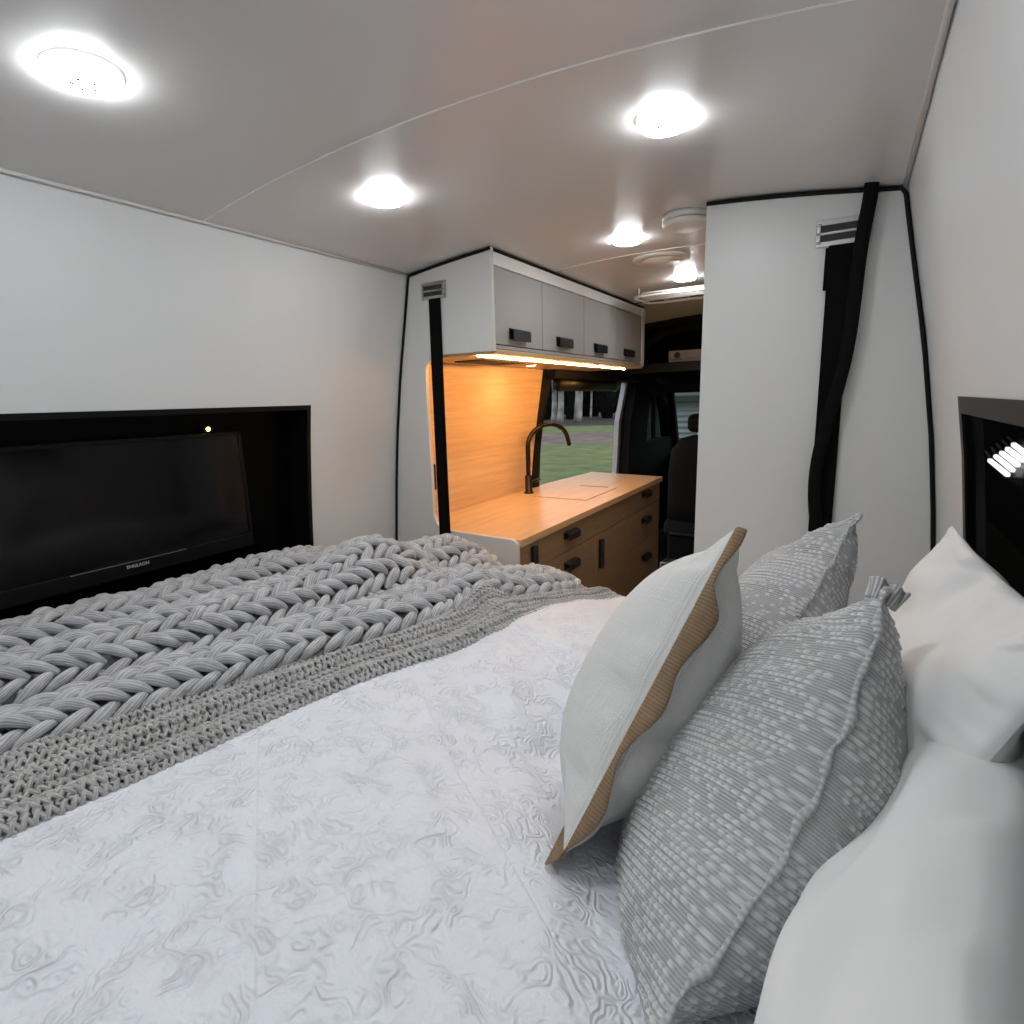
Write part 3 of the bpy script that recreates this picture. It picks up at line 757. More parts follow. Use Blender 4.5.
for i in range(len(rings)-1):
    for k in range(24): bm.faces.new((rings[i][k], rings[i][(k+1) % 24], rings[i+1][(k+1) % 24], rings[i+1][k]))
bm.faces.new(rings[0][::-1]); bm.faces.new(rings[-1])
obj('backrest', MB().bm(bm, True), M['cab'], se)
obj('headrest', MB().box(-1.075, -.80, 4.37, 4.50, -.285, -.145, .045, 4), M['cab'], se)
for xx in (-1.0, -.88): obj('headrest_post', MB().tube([(xx, 4.44, -.34), (xx, 4.44, -.26)], .008, 8), M['steel'], se)
pad(-1.24, -.68, [(4.35, -1.10), (4.90, -1.06), (4.92, -.95), (4.40, -.98)], 'seat_cushion', .04)
obj('seat_base', MB().box(-1.2, -.72, 4.38, 4.85, -1.43, -1.10, .02), M['cab'], se)
obj('side_trim', MB().box(-1.18, -.98, 4.345, 4.385, -1.09, -1.07, .006), M['black'], se)
pf = thing('storage_bin', 'small steel and brown bin low behind the seat by base cabinet', 'bin', (-1.02, 3.9, -1.42))
obj('body', MB().box(-1.10, -.94, 3.84, 3.98, -1.43, -1.17, .01), M['steel'], pf)
obj('band', MB().box(-1.102, -.938, 3.838, 3.982, -1.25, -1.20, .003), M['woodfront'], pf)
# windscreen and dash
ws = MB().prism([(6.28, -.62), (6.36, -.62), (6.05, .03), (5.99, .02)], 'x', -1.74, -1.62)
wsf = struct('window_3', ws, M['cab'], 'windscreen with black pillar')
gl = MB(); gl.add([(-1.62, 6.33, -.60), (.15, 6.33, -.60), (.15, 6.03, .03), (-1.62, 6.03, .03)], [(0, 1, 2, 3)])
gl.add([(-1.62, 6.335, -.60), (.15, 6.335, -.60), (.15, 6.035, .03), (-1.62, 6.035, .03)], [(3, 2, 1, 0)])
obj('windscreen_pane', gl, M['pane'], wsf)
struct('trim_16', MB().box(-1.62, .12, 6.30, 6.40, -1.43, -.60), M['cab'], 'black front wall of the cab below the windscreen')
tag(obj('dashboard', MB().box(-1.62, .12, 5.75, 6.32, -1.0, -.60, .05, 3), M['cab']), 'black dashboard under the windscreen', 'dashboard')

# ------------------------------------------------------------------ outside
GZ = -2.0
def ground(poly, z, name, m, lab): 
    return struct(name, MB().prism(poly, 'z', z-.3, z), m, lab)
# zones run in bands at a distance, seen through the side opening; d is the outward direction
dx, dy_ = -.42, .907
def band(a, b, s0=-60, s1=60):
    nx, ny = -dy_, dx
    return [(dx*a+nx*s0*-1, dy_*a+ny*s0*-1), (dx*b+nx*s0*-1, dy_*b+ny*s0*-1), (dx*b+nx*s1*-1, dy_*b+ny*s1*-1), (dx*a+nx*s1*-1, dy_*a+ny*s1*-1)]
ground(band(-40, 25.0), GZ, 'lawn', M['grass'], 'green lawn outside the side opening')
ground(band(25.0, 33.5), GZ, 'gravel_path', M['gravel'], 'gravel track beyond the lawn')
ground(band(33.5, 41), GZ, 'lawn_verge', M['grass'], 'strip of grass beyond the gravel track')
ground(band(41, 90), GZ, 'mulch_bed', M['mulch'], 'brown leaf litter under the trees')
def ray_pt(s, dist):           # s = X/Y of the line of sight
    y = dist/math.sqrt(1+s*s); return (s*y, y)
trunks = [(-.503, 46, .34, 'slim'), (-.489, 45, .40, 'broad'), (-.452, 46, .52, 'leaning'), (-.425, 53, .16, 'thin')]
labs = ['slim pale tree trunk leftmost in the side opening', 'broad pale tree trunk second from the left in the side opening', 'thick leaning tree trunk near the middle of the side opening', 'thin tree trunk just right of the thick leaning one']
for (s, d_, r, kind), lab in zip(trunks, labs):
    x, y = ray_pt(s, d_)
    t = thing('gum_tree', lab, 'tree', (x, y, GZ), 'tree trunks beyond the lawn')
    lean = 1.4 if kind == 'leaning' else RNG.uniform(-.3, .3)
    pts = [(x+lean*q*q*.9+.10*math.sin(q*7), y, GZ-.2+q*11) for q in np.linspace(0, 1, 12)]
    obj('trunk', MB().tube(pts, [r*.62*(1.12-.12*min(1, q*5)-.4*q) for q in np.linspace(0, 1, 12)], 12), M['bark'], t)
def shrub(x, y, r, h, lab):
    mb = MB()
    for k in range(7):
        bm = bmesh.new(); bmesh.ops.create_icosphere(bm, subdivisions=3, radius=1)
        sc_ = Vector((r*RNG.uniform(.5, .8), r*RNG.uniform(.5, .8), h*RNG.uniform(.3, .5)))
        c = Vector((x+RNG.uniform(-.5, .5)*r, y+RNG.uniform(-.3, .3)*r, GZ+h*(.3+.09*k)))
        for v in bm.verts:
            n = 1+.22*RNG.uniform(-1, 1); v.co = Vector((v.co.x*sc_.x*n, v.co.y*sc_.y*n, v.co.z*sc_.z*n))+c
        mb.bm(bm)
    return mb
places = ['at the far left of the side opening', 'left of the leftmost pale trunk', 'behind the leftmost pale trunk', 'behind the broad pale trunk', 'behind the gap between pale trunks', 'behind the leaning trunk', 'right of the pale trunks', 'in the right half of the side opening', 'near the far edge of the side opening', 'behind the cab door pillar']
for i, (s, pl) in enumerate(zip(np.linspace(-.60, -.28, 10), places)):
    x, y = ray_pt(s, 55+6*(i % 2))
    tag(obj('dark_tree', shrub(x, y, 1.3, 9, ''), M['leaf']), 'dense dark tree of the wood '+pl, 'tree', 'dark trees of the wood')
hill = []
for k in range(41):
    s_ = -1.6+k*.045; x, y = ray_pt(s_, 88); hill.append((x, y))
hb_ = MB()
P = np.array([[(x, y, GZ-.5), (x*1.05, y*1.05, GZ+7+2.5*float(noise1(k*.8, 5))), (x*1.3, y*1.3, GZ+12)] for k, (x, y) in enumerate(hill)])
hb_.grid(P, True, flip=True)
struct('hills', hb_, M['leaf'], 'dark wooded rise behind the trees')
# pale corrugated shed ahead of the van
shd = thing('corrugated_shed', 'pale corrugated metal shed seen through the windscreen', 'shed', (-2.4, 13.0, GZ))
ys = 12.5
zz = np.linspace(GZ, -.15, 15*8+1); off = .03*np.sin(np.linspace(0, 15*2*PI, len(zz)))
P = np.array([[(-3.8, ys+o, z), (0.5, ys+o, z)] for z, o in zip(zz, off)]); Q = P.copy(); Q[:, :, 1] = ys+.2
g = MB(); g.grid(P, True); g.grid(Q, False, flip=True)
for e in (0, 1): g.grid(np.stack([P[:, e], Q[:, e]], 1), False)
obj('wall_sheet', g, M['tin'], shd)
obj('roof', MB().prism([(ys-.25, -.15), (ys-.25, -.02), (ys+3, 1.3), (ys+3, 1.15)], 'x', -4.0, .7), M['tin_dark'], shd)
# added sky blocker and glowing slats outside the right window
tag(obj('sky_blocker', MB().box(1.9, 2.0, -3, 14, GZ-.1, 1.6), M['blocker']), 'added dark board blocking the sky outside the right window', 'light blocker')  # added to keep the sky out of the dark pane
ol = thing('glowing_slats', 'added glowing white slats behind the dark right window', 'glowing slats', (.21, 1.1, -.14))  # slats added for a striped bright patch of unknown source
SX = .197; sc_ = SX/.222
starts = [(1.343, -.135), (1.299, -.123), (1.258, -.113), (1.22, -.103), (1.184, -.093)]
ends = [(1.193, -.143), (1.166, -.132), (1.14, -.121), (1.116, -.111), (1.093, -.101)]
tails = [(1.403, -.125), (1.358, -.114), (1.316, -.104), (1.277, -.095), (1.241, -.087)]
def bar(a, b, w, c):
    a = np.array(a)*sc_; b = np.array(b)*sc_; n = np.array([-(b-a)[1], (b-a)[0]]); n = np.array([0, w]); 
    return MB().prism([tuple(a-n), tuple(b-n), tuple(b+n), tuple(a+n)], 'x', c, c+.006, .001)
for a, b, e in zip(starts, ends, tails):
    obj('slat', bar(a, b, .0029, SX), M['slat_glow'], ol)
    obj('slat_end', bar(e, a, .0026, SX+.001), M['steel'], ol)
obj('housing', MB().prism([(1.23, -.14), (1.00, -.15), (.94, -.065), (1.10, -.055)], 'x', SX+.012, SX+.03), M['black'], ol)
obj('bracket', MB().tube([(SX+.02, 1.05, -.06), (SX+.02, 1.05, .10), (.30, 1.05, .12)], .006, 8), M['black'], ol)

# ------------------------------------------------------------------ bed
bed = thing('bed', 'wide fixed bed across the van under the white duvet', 'bed', (-.74, .45, -1.42))
obj('platform', MB().box(-1.67, .20, YB+.02, 1.60, -.90, -.86, .004), M['ply'], bed)
for sx in (-1.62, .12):
    obj('support', MB().box(sx, sx+.05, YB+.05, 1.58, -1.42, -.90), M['panel'], bed)
obj('end_board', MB().box(-1.60, .12, 1.56, 1.585, -1.42, -.90), M['panel'], bed)
obj('mattress', MB().box(-1.66, .205, YB+.02, 1.58, -.86, -.66, .05, 4), M['mattress'], bed)

def zd(x, y):
    """upper surface of the duvet"""
    x = np.asarray(x, float); y = np.asarray(y, float)
    z = -.552+0*x
    z = z-.075*sm(1.15, 1.62, y)-.10*sm(1.56, 1.68, y)
    z = z+.018*(noise2(x, y, 3, 2.2)-.5)+.010*(noise2(x+.3*y, y, 5, 6)-.5)+.005*(noise2(x-.5*y, y+.4*x, 8, 13)-.5)
    # soft creases
    for (a, b, c, s, h) in ((.8, .6, -.07, .035, .010), (.95, -.3, .62, .03, -.008), (.5, .86, -.62, .04, .009), (.3, .95, .95, .03, -.006)):
        d = a*x+b*y+c; z = z+h*np.exp(-(d/s)**2)
    # dents under the cushions
    for (px, py, r, h) in ((-.30, .78, .20, .08), (-.06, .70, .22, .07), (.0, 1.05, .22, .06), (.12, .45, .25, .05)):
        z = z-h*np.exp(-(((x-px)**2+(y-py)**2)/r**2))
    return z
nx, ny = 190, 250
gx = np.linspace(-1.655, .215, nx); gy = np.linspace(YB+.02, 1.69, ny)
GX, GY = np.meshgrid(gx, gy, indexing='ij')
P = np.stack([GX, GY, zd(GX, GY)], 2)
skirt = P[:, -1:].copy(); skirt[:, :, 2] -= .16; skirt[:, :, 1] += .012
P = np.concatenate([P, skirt], 1)
Q = P.copy(); Q[:, :, 2] = np.minimum(Q[:, :, 2]-.05, -.655); Q[:, -2:, 1] -= .0; Q[:, -1, 2] = P[:, -1, 2]
m_ = MB(); m_.grid(P, True)
dv = obj('duvet', m_, M['duvet']); tag(dv, 'white embossed duvet spread over the bed', 'duvet')
sd_ = dv.modifiers.new('thickness', 'SOLIDIFY'); sd_.thickness = .02; sd_.offset = -1

# ------------------------------------------------------------------ knitted throws
def tubes(C, R, Nn, m):
    """C[T,n,3] centre lines, R[T,n] radii, Nn[T,n,3] reference normals -> V,F,UV"""
    T, n, _ = C.shape
    t = np.gradient(C, axis=1); t /= np.linalg.norm(t, axis=2, keepdims=True)+1e-9
    s = np.cross(t, Nn); s /= np.linalg.norm(s, axis=2, keepdims=True)+1e-9
    u = np.cross(s, t)
    a = np.linspace(0, 2*PI, m, endpoint=False)
    V = C[:, :, None]+R[:, :, None, None]*(np.cos(a)[None, None, :, None]*s[:, :, None]+np.sin(a)[None, None, :, None]*u[:, :, None])
    idx = np.arange(T*n*m).reshape(T, n, m)
    nxt = np.roll(idx, -1, axis=2)
    F = np.stack([idx[:, :-1], nxt[:, :-1], nxt[:, 1:], idx[:, 1:]], -1).reshape(-1, 4)
    U = np.broadcast_to(np.linspace(0, 1, n)[None, :, None], (T, n, m))+RNG.uniform(0, 5, (T, 1, 1))
    W = np.broadcast_to((np.abs(np.linspace(-1, 1, m)))[None, None], (T, n, m))*3
    return V.reshape(-1, 3), F, np.stack([U.ravel(), W.ravel()], 1)
def merge(parts):
    Vs, Fs, Us, o = [], [], [], 0
    for V, F, U in parts: Vs.append(V); Fs.append(F+o); Us.append(U); o += len(V)
    return np.concatenate(Vs), np.concatenate(Fs), np.concatenate(Us)
def surf_eval(S, u, v, h):
    e = .004
    p = S(u, v); du = S(u+e, v)-S(u-e, v); dv_ = S(u, v+e)-S(u, v-e)
    n = np.cross(dv_, du); n /= np.linalg.norm(n, axis=-1, keepdims=True)+1e-12
    n = np.where(n[..., 2:3] < 0, -n, n)
    return p+n*h[..., None], n

# fine throw: u = metres along the bed (Y), v = 0..1 across
FR_Y = [-.8, -.2, .186, .357, .587, .785, .90, 1.05, 1.27, 1.45, 1.57, 1.80]
FR_X = [-.89, -.88, -.866, -.848, -.808, -.748, -.695, -.645, -.620, -.585, -.535, -.48]
FL_Y = [-.8, 0, .5, 1.0, 1.4, 1.8]
FL_X = [-1.33, -1.32, -1.28, -1.24, -1.16, -1.10]
def SF(u, v):
    xr_ = np.interp(u, FR_Y, FR_X); xl_ = np.interp(u, FL_Y, FL_X)
    x = xl_+(xr_-xl_)*v
    y = u+.02*np.sin(v*5)
    z = zd(x, np.minimum(y, 1.66))+.014
    wob = .05*np.sin(u*3.1)+.03*np.sin(u*7.3+1)
    for c, w, h in ((.50, .07, .020), (.70, .06, .024), (.88, .055, .020), (.30, .1, .02)):
        z = z+h*np.exp(-((v-c-wob*.8)/w)**2)
    z = z-.010*sm(.93, 1.0, v)
    z = z-.12*sm(1.60, 1.80, u)
    return np.stack([x, y, z], -1)
parts = []
rows = 32; su = .0125
ks = np.arange(-.75, 1.70, su)
n = 9; t = np.linspace(0, 1, n)
K, I = np.meshgrid(ks, np.arange(rows), indexing='ij'); K = K.ravel(); I = I.ravel()
for ph in (0, 1):
    sgn = np.where((I+ph) % 2 == 0, 1, -1)[:, None]
    jit = RNG.uniform(-.12, .12, (len(K), 1))
    u = K[:, None]+su*(.05+1.15*t[None]+jit)+(.5*su if ph else 0)
    v = (I[:, None]+.5+sgn*(.42*np.cos(PI*t)[None]+jit*.5))/rows
    h = (.0015+.0052*np.sin(PI*t))[None]+0*u
    if ph: h = h*.75
    C, Nn = surf_eval(SF, u, v, h)
    R = (.0036*(.75+.25*np.sin(PI*t)))[None]*(1+jit)+0*u
    parts.append(tubes(C, R, Nn, 6))
# backing cloth
uu, vv = np.meshgrid(np.linspace(-.75, 1.70, 160), np.linspace(.005, .995, 70), indexing='ij')
B, _ = surf_eval(SF, uu, vv, 0*uu-.003)
idx = np.arange(B.shape[0]*B.shape[1]).reshape(B.shape[:2])
F = np.stack([idx[:-1, :-1], idx[:-1, 1:], idx[1:, 1:], idx[1:, :-1]], -1).reshape(-1, 4)
parts.append((B.reshape(-1, 3), F, np.zeros((B.shape[0]*B.shape[1], 2))))
V, F, U = merge(parts)
ft = obj_np('fine_knit_throw', V, F, U, M['fine']); tag(ft, 'fine-knit grey throw lying on white duvet under the chunky one', 'throw')

# chunky throw: braids with open furrows of rungs between the ridges
CR_Y = [-.6, .0, .253, .465, .706, .908, 1.067, 1.17, 1.27, 1.40, 1.52, 1.75]
CR_X = [-1.15, -1.11, -1.092, -1.055, -.962, -.872, -.838, -.845, -.790, -.715, -.685, -.73]
CL_Y = [-.6, .3, 1.0, 1.3, 1.5, 1.75]
CL_X = [-1.645, -1.645, -1.625, -1.605, -1.585, -1.57]
def SC(u, v):
    xr_ = np.interp(u, CR_Y, CR_X); xl_ = np.interp(u, CL_Y, CL_X)
    x = xl_+(xr_-xl_)*v+.010*np.sin(u*9+v*4)
    y = u+.05*np.sin(v*3.2)*sm(.9, 1.3, u)
    z = zd(x, np.minimum(y, 1.58))+.030
    wob = .045*np.sin(u*2.6+.5)+.02*np.sin(u*8)
    k = 1-.55*sm(.95, 1.4, u)
    z = z+.034*k*np.exp(-((v-.11)/.10)**4)-.028*np.exp(-((v-.285)/.075)**2)-.030*np.exp(-((v-.70-wob*.7)/.075)**2)
    z = z+.046*np.exp(-((v-.48-wob)/.115)**4)
    z = z+.026*np.exp(-((v-.87-wob*.3)/.10)**4)-.012*sm(.93, 1.02, v)
    z = z+.050*np.exp(-(((u-1.16)/.12)**2+((v-.50)/.20)**2))
    z = z+.052*np.exp(-(((u-1.46)/.10)**2+((v-.50)/.26)**2))
    z = z-.030*np.exp(-(((u-1.32)/.06)**2+((v-.75)/.20)**2))
    z = z+.010*(noise2(u, v, 9, 6)-.5)
    z = z-.11*sm(1.55, 1.75, u)
    return np.stack([x, y, z], -1)
parts = []
su = .0405; n = 13; t = np.linspace(0, 1, n)
ks = np.arange(-.5, 1.58, su)
braids = [.035, .125, .205, .375, .455, .535, .615, .79, .87, .955]
rung_zones = [(.225, .345, 2), (.63, .765, 2), (.06, .10, 0)]
K, I = np.meshgrid(ks, np.arange(len(braids)), indexing='ij'); K = K.ravel(); I = I.ravel()
BV = np.array(braids)[I][:, None]; off = RNG.uniform(0, su, len(braids))[I][:, None]
def width(u): return (np.interp(u, CR_Y, CR_X)-np.interp(u, CL_Y, CL_X))
for sgn in (-1, 1):
    j1 = RNG.uniform(-.16, .16, (len(K), 1)); j2 = RNG.uniform(-.16, .16, (len(K), 1)); j3 = RNG.uniform(-.004, .004, (len(K), 1))
    u = K[:, None]+off+su*(j1+1.55*t[None]+.35*sgn)
    hv = .043*(1+j2)
    v = BV+sgn*hv*(1.0-.98*t**1.05)[None]
    r0 = np.clip(.0118*(width(u)/.58)**.6, .0105, .0148)
    h = r0*(.15+1.25*np.sin(PI*np.clip(t*1.0, 0, 1))**.85)[None]+j3
    C, Nn = surf_eval(SC, u, v, h)
    R = r0*(.38+.62*np.sin(PI*(.08+.84*t))**.75)[None]*(1+.6*j2)
    parts.append(tubes(C, R, Nn, 10))
for a, b, m2 in rung_zones:
    for q in range(m2):
        j1 = RNG.uniform(-.25, .25, (len(ks), 1)); j2 = RNG.uniform(-.15, .15, (len(ks), 1))
        u = ks[:, None]+su*(.5*q+j1+(.55 if q else -.35)*t[None]+.25*np.sin(PI*t)[None])
        v = a+(b-a)*t[None]+0*u
        r0 = .0105*(1+j2)+0*u
        h = r0*(.2+.9*np.sin(PI*t))[None]-.002
        C, Nn = surf_eval(SC, u, v, h)
        parts.append(tubes(C, r0*(.55+.45*np.sin(PI*t))[None], Nn, 8))
uu, vv = np.meshgrid(np.linspace(-.5, 1.60, 110), np.linspace(.02, .98, 50), indexing='ij')
B, _ = surf_eval(SC, uu, vv, 0*uu-.012)
idx = np.arange(B.shape[0]*B.shape[1]).reshape(B.shape[:2])
F = np.stack([idx[:-1, :-1], idx[:-1, 1:], idx[1:, 1:], idx[1:, :-1]], -1).reshape(-1, 4)
parts.append((B.reshape(-1, 3), F, np.zeros((B.shape[0]*B.shape[1], 2))))
V, F, U = merge(parts)
ct_ = obj_np('chunky_knit_throw', V, F, U, M['chunky']); tag(ct_, 'chunky grey braided-knit throw bunched below the television', 'throw')

# ------------------------------------------------------------------ cushions
ATTR = []
def pillow(P0, P1, Vd, depth, T, N, bow=0, pinch=.07, seed=1, detail=None, wr=.006, sag=0, p=2.2, ex=.62, asym=0, ortho=True):
    """P0->P1 is the near side edge; Vd leads to the far side. returns front and back grids"""
    P0, P1, Vd = (np.array(q, float) for q in (P0, P1, Vd)); Vd /= np.linalg.norm(Vd)
    U = P1-P0; L = np.linalg.norm(U); U /= L
    if ortho: Vd = Vd-U*(U@Vd); Vd /= np.linalg.norm(Vd)
    n = np.cross(U, Vd); n /= np.linalg.norm(n)                      # towards the left / foot side
    if n[0] > 0: n = -n
    tt = np.linspace(-1, 1, N); tt = np.sign(tt)*(1-(1-np.abs(tt))**1.25)
    S, T_ = np.meshgrid(tt, tt, indexing='ij')
    s = S*(1-pinch*(1-T_**2)); q = T_*(1-pinch*(1-S**2))
    th = (np.clip(1-np.abs(S)**p, 0, 1)*np.clip(1-np.abs(T_)**p, 0, 1))**ex*T/2
    c = (P0+P1)/2+Vd*depth/2
    base = c+U*(s*L/2)[..., None]+Vd*(q*depth/2)[..., None]+n*((-bow*(1-S**2)*np.clip(1-(T_+1)*.4, 0, 1))-sag*(1-S**2))[..., None]
    out = []
    for sg, sd0 in ((1, 0), (-1, 20)):
        w = th*(1+asym*sg)
        # puckers running in from the seams
        edge_ = np.maximum(np.abs(S), np.abs(T_))
        pk = wr*np.exp(-((1-edge_)/.22)**2)*((noise1(np.where(np.abs(S) > np.abs(T_), T_, S)*9+3, seed+sd0)-.5)*2)*(1-edge_**8)
        big = wr*1.3*(noise2(S, T_, seed+sd0, 2.3)-.5)*(1-edge_**4)
        extra = 0; col = None
        if detail is not None:
            extra = detail(S, T_, L, depth, sg)
            if isinstance(extra, tuple): extra, col = extra; ATTR.append(col)
            extra = extra*np.clip((1-edge_)*14, 0, 1)
        Pq = base+n*(sg*(w+pk+big+extra))[..., None]
        uv = np.stack([(T_+1)/2*depth/.45, (S+1)/2*L/.45], 2)
        out.append((Pq, uv, sg))
    return out, n, U, Vd
def cushion_mesh(out):
    mb = MB()
    for Pq, uv, sg in out: mb.grid(Pq, True, uv, flip=sg > 0)
    return mb
def fast_cushion(name, out, m, parent=None):
    Vs, Fs, Us, o = [], [], [], 0
    for Pq, uv, sg in out:
        a, b = Pq.shape[:2]; idx = np.arange(a*b).reshape(a, b)
        F = np.stack([idx[:-1, :-1], idx[:-1, 1:], idx[1:, 1:], idx[1:, :-1]], -1).reshape(-1, 4)
        if sg > 0: F = F[:, ::-1]
        Vs.append(Pq.reshape(-1, 3)); Us.append(uv.reshape(-1, 2)); Fs.append(F+o); o += a*b
    return obj_np(name, np.concatenate(Vs), np.concatenate(Fs), np.concatenate(Us), m, parent)
def nubs(seed):
    r = np.random.default_rng(seed)
    def d(S, T_, L, depth, sg):
        """rows of woven slubs in zig-zag patches"""
        b = (T_+1)/2*depth; a = (S+1)/2*L                      # metres along the ribs, across them
        pit, lp = .0084, .0064
        i = np.floor(a/pit); fa = a/pit-i-.5
        bj = b/lp+.5*(i % 2)+.7*np.modf(np.abs(np.sin(i*3.7+seed)*951.7))[0]; j = np.floor(bj); fb = bj-j-.5
        hsh = np.modf(np.abs(np.sin(i*12.9898+j*78.233+seed+sg*3)*43758.5453))[0]
        zig = np.abs(((b*9+.10*i) % 2)-1)
        on = (hsh < np.clip(1.1*noise2(a, b, seed+sg, 16)+.34*(zig > .5)-.12, .10, .85)).astype(float)
        size = .6+.4*hsh
        bump = np.clip(1-(fa/.42)**2-(fb/.46)**2, 0, 1)**.6
        rib = 0
        return on*size*bump*.0042, on*bump*.85
    return d

# white linen cushion with crocheted trim
A0, A1 = (-.258, .524, -.540), (-.118, .757, -.172)
out, nA, UA, VA = pillow(A0, A1, (-.20, .95, -.27), .36, .205, 90, bow=.0, pinch=.09, seed=4, wr=.010, ex=.58)
ca = thing('linen_cushion', 'white linen cushion with tan crochet edging leaning on grey cushions', 'cushion', (-.25, .68, -.56))
fast_cushion('cover', out, M['linen'], ca)
# edging: ribbon along the near seam and a short return under it
near = out[0][0][:, 0]                       # points of the near seam
def resample(C, n):
    d = np.r_[0, np.cumsum(np.linalg.norm(np.diff(C, axis=0), axis=1))]; q = np.linspace(0, d[-1], n)
    return np.stack([np.interp(q, d, C[:, k]) for k in range(3)], 1)
C = resample(near, 90); q = np.linspace(0, 1, 90)
phi = np.interp(q, [0, .08, .2, .32, .42, .5, .56, .64, .74, .82, .88, .95, 1], [20, 45, 62, 58, 48, 78, 84, 96, 88, 40, 55, 60, 35])
wid = np.interp(q, [0, .1, .3, .5, .6, .75, .83, .92, 1], [.022, .024, .028, .036, .040, .040, .022, .030, .024])
phi = np.radians(phi)+.25*(noise1(q*14, 3)-.5)
dirs = np.cos(phi)[:, None]*(-VA)[None]+np.sin(phi)[:, None]*(-nA)[None]
rows_ = []
for k in range(7):
    f = k/6
    curl = .006*np.sin(q*21+f*2)*f
    rows_.append(C+dirs*(wid*f*.68)[:, None]+nA[None]*curl[:, None]+(-VA)[None]*(.005*math.sin(PI*f)))
P = np.stack(rows_, 1)
uv = np.stack(np.broadcast_arrays(q[:, None]*1.0, np.linspace(0, .6, 7)[None]), 2)
lm_ = MB(); lm_.grid(P, True, uv)
le = obj('edging', lm_, M['lace'], ca, label='tan crocheted edging'); md = le.modifiers.new('thickness', 'SOLIDIFY'); md.thickness = .0022; md.offset = 0
# bottom return of the edging
bot = out[0][0][0, :40]; C2 = resample(bot, 30)
dn = (-UA*.8+nA*.6); dn /= np.linalg.norm(dn)
P = np.stack([C2+dn[None]*(.022*f) + (-VA)[None]*(.012*(1-np.linspace(0, 1, 30)))[:, None] for f in np.linspace(0, 1, 4)], 1)
uv = np.stack(np.broadcast_arrays(np.linspace(0, .4, 30)[:, None], np.linspace(0, .6, 4)[None]), 2)
lm_ = MB(); lm_.grid(P, True, uv)
le = obj('edging', lm_, M['lace'], ca, label='tan crocheted edging along the bottom'); md = le.modifiers.new('thickness', 'SOLIDIFY'); md.thickness = .0022; md.offset = 0

def grey(name_label, P0, P1, Vd, depth, T, N, seed, bow, **kw):
    out, n_, U_, V_ = pillow(P0, P1, Vd, depth, T, N, bow=bow, seed=seed, detail=nubs(seed), **kw)
    t = thing('textured_cushion', name_label, 'cushion', tuple((np.array(P0)+np.array(P1))/2+np.array(V_)*depth/2-np.array([0, 0, .15])), 'grey textured cushions')
    co_ = fast_cushion('cover', out, M['greycloth'], t)
    at_ = co_.data.attributes.new('slub', 'FLOAT', 'POINT'); at_.data.foreach_set('value', np.concatenate([a.ravel() for a in ATTR]).astype(np.float32)); ATTR.clear()
    C = resample(out[0][0][:, 0], 120); qq = np.linspace(0, 1, 120)
    C = C-V_[None]*.002+n_[None]*(.0035*(noise1(qq*26, seed)-.5))[:, None]
    rr = [.0036+.0022*float(noise1(x*40, seed+2)) for x in qq]
    obj('seam', MB().tube(C.tolist(), rr, 8), M['piping'], t, label='puckered pale seam along the near edge')
    return t, out, n_, U_, V_
B0, B1 = (-.112, .384, -.545), (.047, .752, -.226)
tb, outB, nB, UB, VB = grey('grey textured cushion nearest the camera, in front of the white pillows', B0, B1, (-.07, .96, -.27), .40, .270, 420, 11, .032, pinch=.08, wr=.010, ex=.56)
# twisted corner tab of the near cushion
c0 = np.array(B1); tip = []
for k in range(9):
    f = k/8
    for_ = []
    for j in range(9):
        g_ = j/8-.5
        for_.append(c0+(-UB)*.016*(1-f)+UB*.014*f+(-nB)*(g_*(.034+.010*f)+.006)+VB*(.006*math.sin(j*1.9+f)*(.5+f))+VB*.008)
    tip.append(for_)
P = np.array(tip); uv = np.stack(np.meshgrid(np.linspace(0, .1, 9), np.linspace(0, .1, 9), indexing='ij'), 2)
eb = MB(); eb.grid(P, True, uv)
e_ = obj('corner_tab', eb, M['greycloth'], tb); md = e_.modifiers.new('thickness', 'SOLIDIFY'); md.thickness = .008; md.offset = 0
md2 = e_.modifiers.new('smooth', 'SUBSURF'); md2.levels = 1; md2.render_levels = 1
C1 = np.array((.022, 1.14, -.212)); C0_ = C1-.46*np.array((.36, .66, .66))
grey('grey textured cushion behind, between the linen cushion and white pillow', tuple(C0_), tuple(C1), (-.16, .96, -.20), .36, .20, 340, 23, .01, pinch=.08, wr=.010, ex=.56)

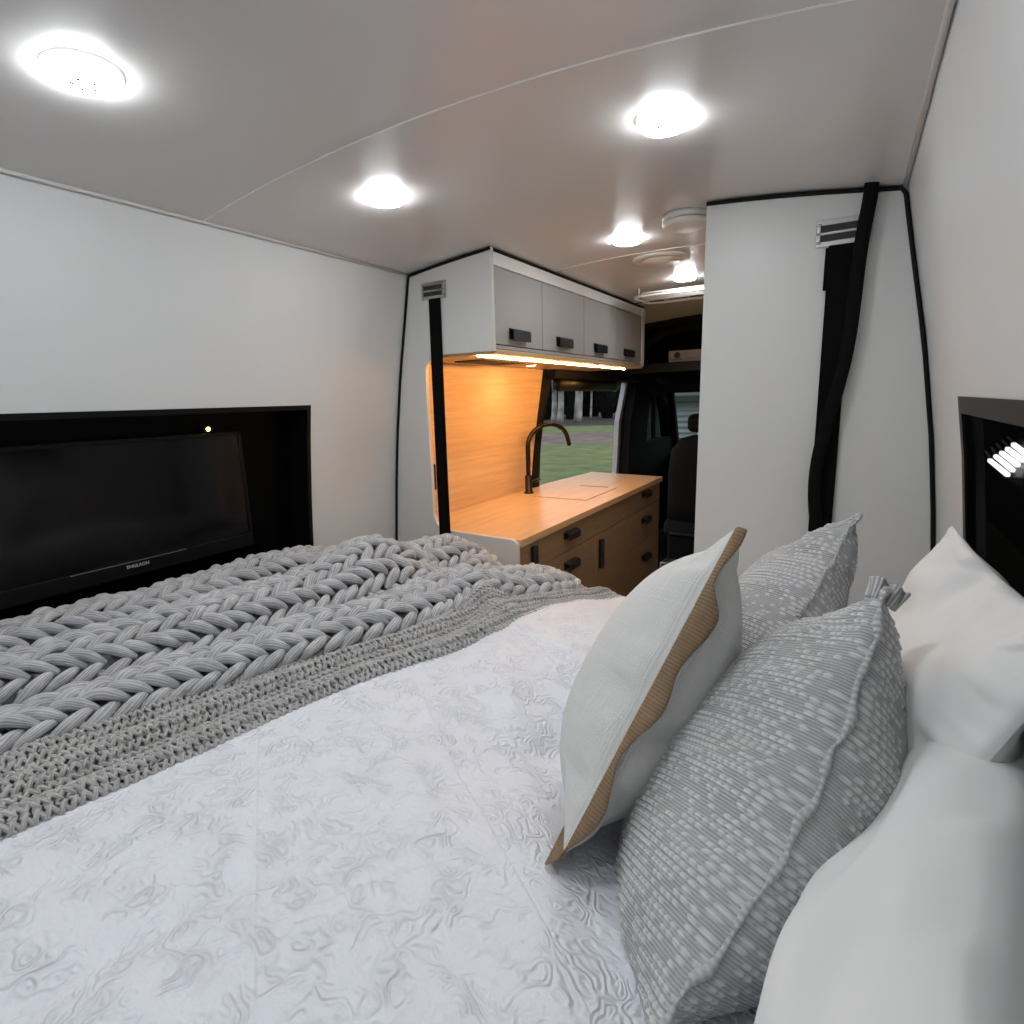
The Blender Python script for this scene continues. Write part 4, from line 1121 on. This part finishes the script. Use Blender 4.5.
# white sleeping pillows
def sleeper(label, P0, P1, Vd, depth, T, seed, loc, **kw):
    def folds(S, T_, L, depth, sg):
        a = .5*S+.86*T_; b = .9*S-.3*T_
        return .016*(noise2(S, T_, seed, 3.0)-.5)+.012*np.sin(a*7+3*noise2(S, T_, seed+1, 2))*np.exp(-((b-.2)/.5)**2)
    out, n_, U_, V_ = pillow(P0, P1, Vd, depth, T, 110, seed=seed, detail=folds, **kw)
    o = fast_cushion('bed_pillow', out, M['cotton']); tag(o, label, 'pillow', 'white bed pillows'); return o
# leaning on the right wall: near edge is its top edge, running back along the wall
sleeper('white bed pillow leaning on the right wall under the dark window', (.150, 1.10, -.215), (.193, .64, -.225), (-.36, .06, -.90), .36, .12, 31, None, pinch=.05, wr=.010, ex=.52)
sleeper('white bed pillow lying nearest the camera at the lower right', (.228, .86, -.365), (.068, .705, -.530), (-.225, -.975, .0), .66, .155, 37, None, ortho=False, pinch=.03, wr=.006, ex=.5)

# ------------------------------------------------------------------ world, camera, view
w = bpy.data.worlds.new('overcast_evening'); scene.world = w; w.use_nodes = True
bg = w.node_tree.nodes['Background']; bg.inputs[0].default_value = (.86, .93, 1.0, 1); bg.inputs[1].default_value = 1.8

cam = bpy.data.cameras.new('camera'); cam.sensor_width = 36; cam.lens = 19.715; cam.clip_start = .01; cam.clip_end = 400
co = bpy.data.objects.new('camera', cam); COL.objects.link(co)
yaw, pit, rol = (math.radians(a) for a in (31.154, 11.345, -1.613))
cy, sy, cp, sp, cr, sr = math.cos(yaw), math.sin(yaw), math.cos(pit), math.sin(pit), math.cos(rol), math.sin(rol)
f = Vector((-sy*cp, cy*cp, -sp)); r = Vector((cy, sy, 0)); u = r.cross(f)
r2 = r*cr+u*sr; u2 = -r*sr+u*cr
co.matrix_world = Matrix(((r2.x, u2.x, -f.x, 0), (r2.y, u2.y, -f.y, 0), (r2.z, u2.z, -f.z, H), (0, 0, 0, 1)))
scene.camera = co
vs = scene.view_settings
vs.view_transform = 'Standard'; vs.look = 'None'; vs.exposure = -0.33; vs.gamma = 1.0; vs.use_curve_mapping = False
scene.cycles.use_denoising = True
scene.cycles.max_bounces = 10; scene.cycles.diffuse_bounces = 6; scene.cycles.transparent_max_bounces = 16
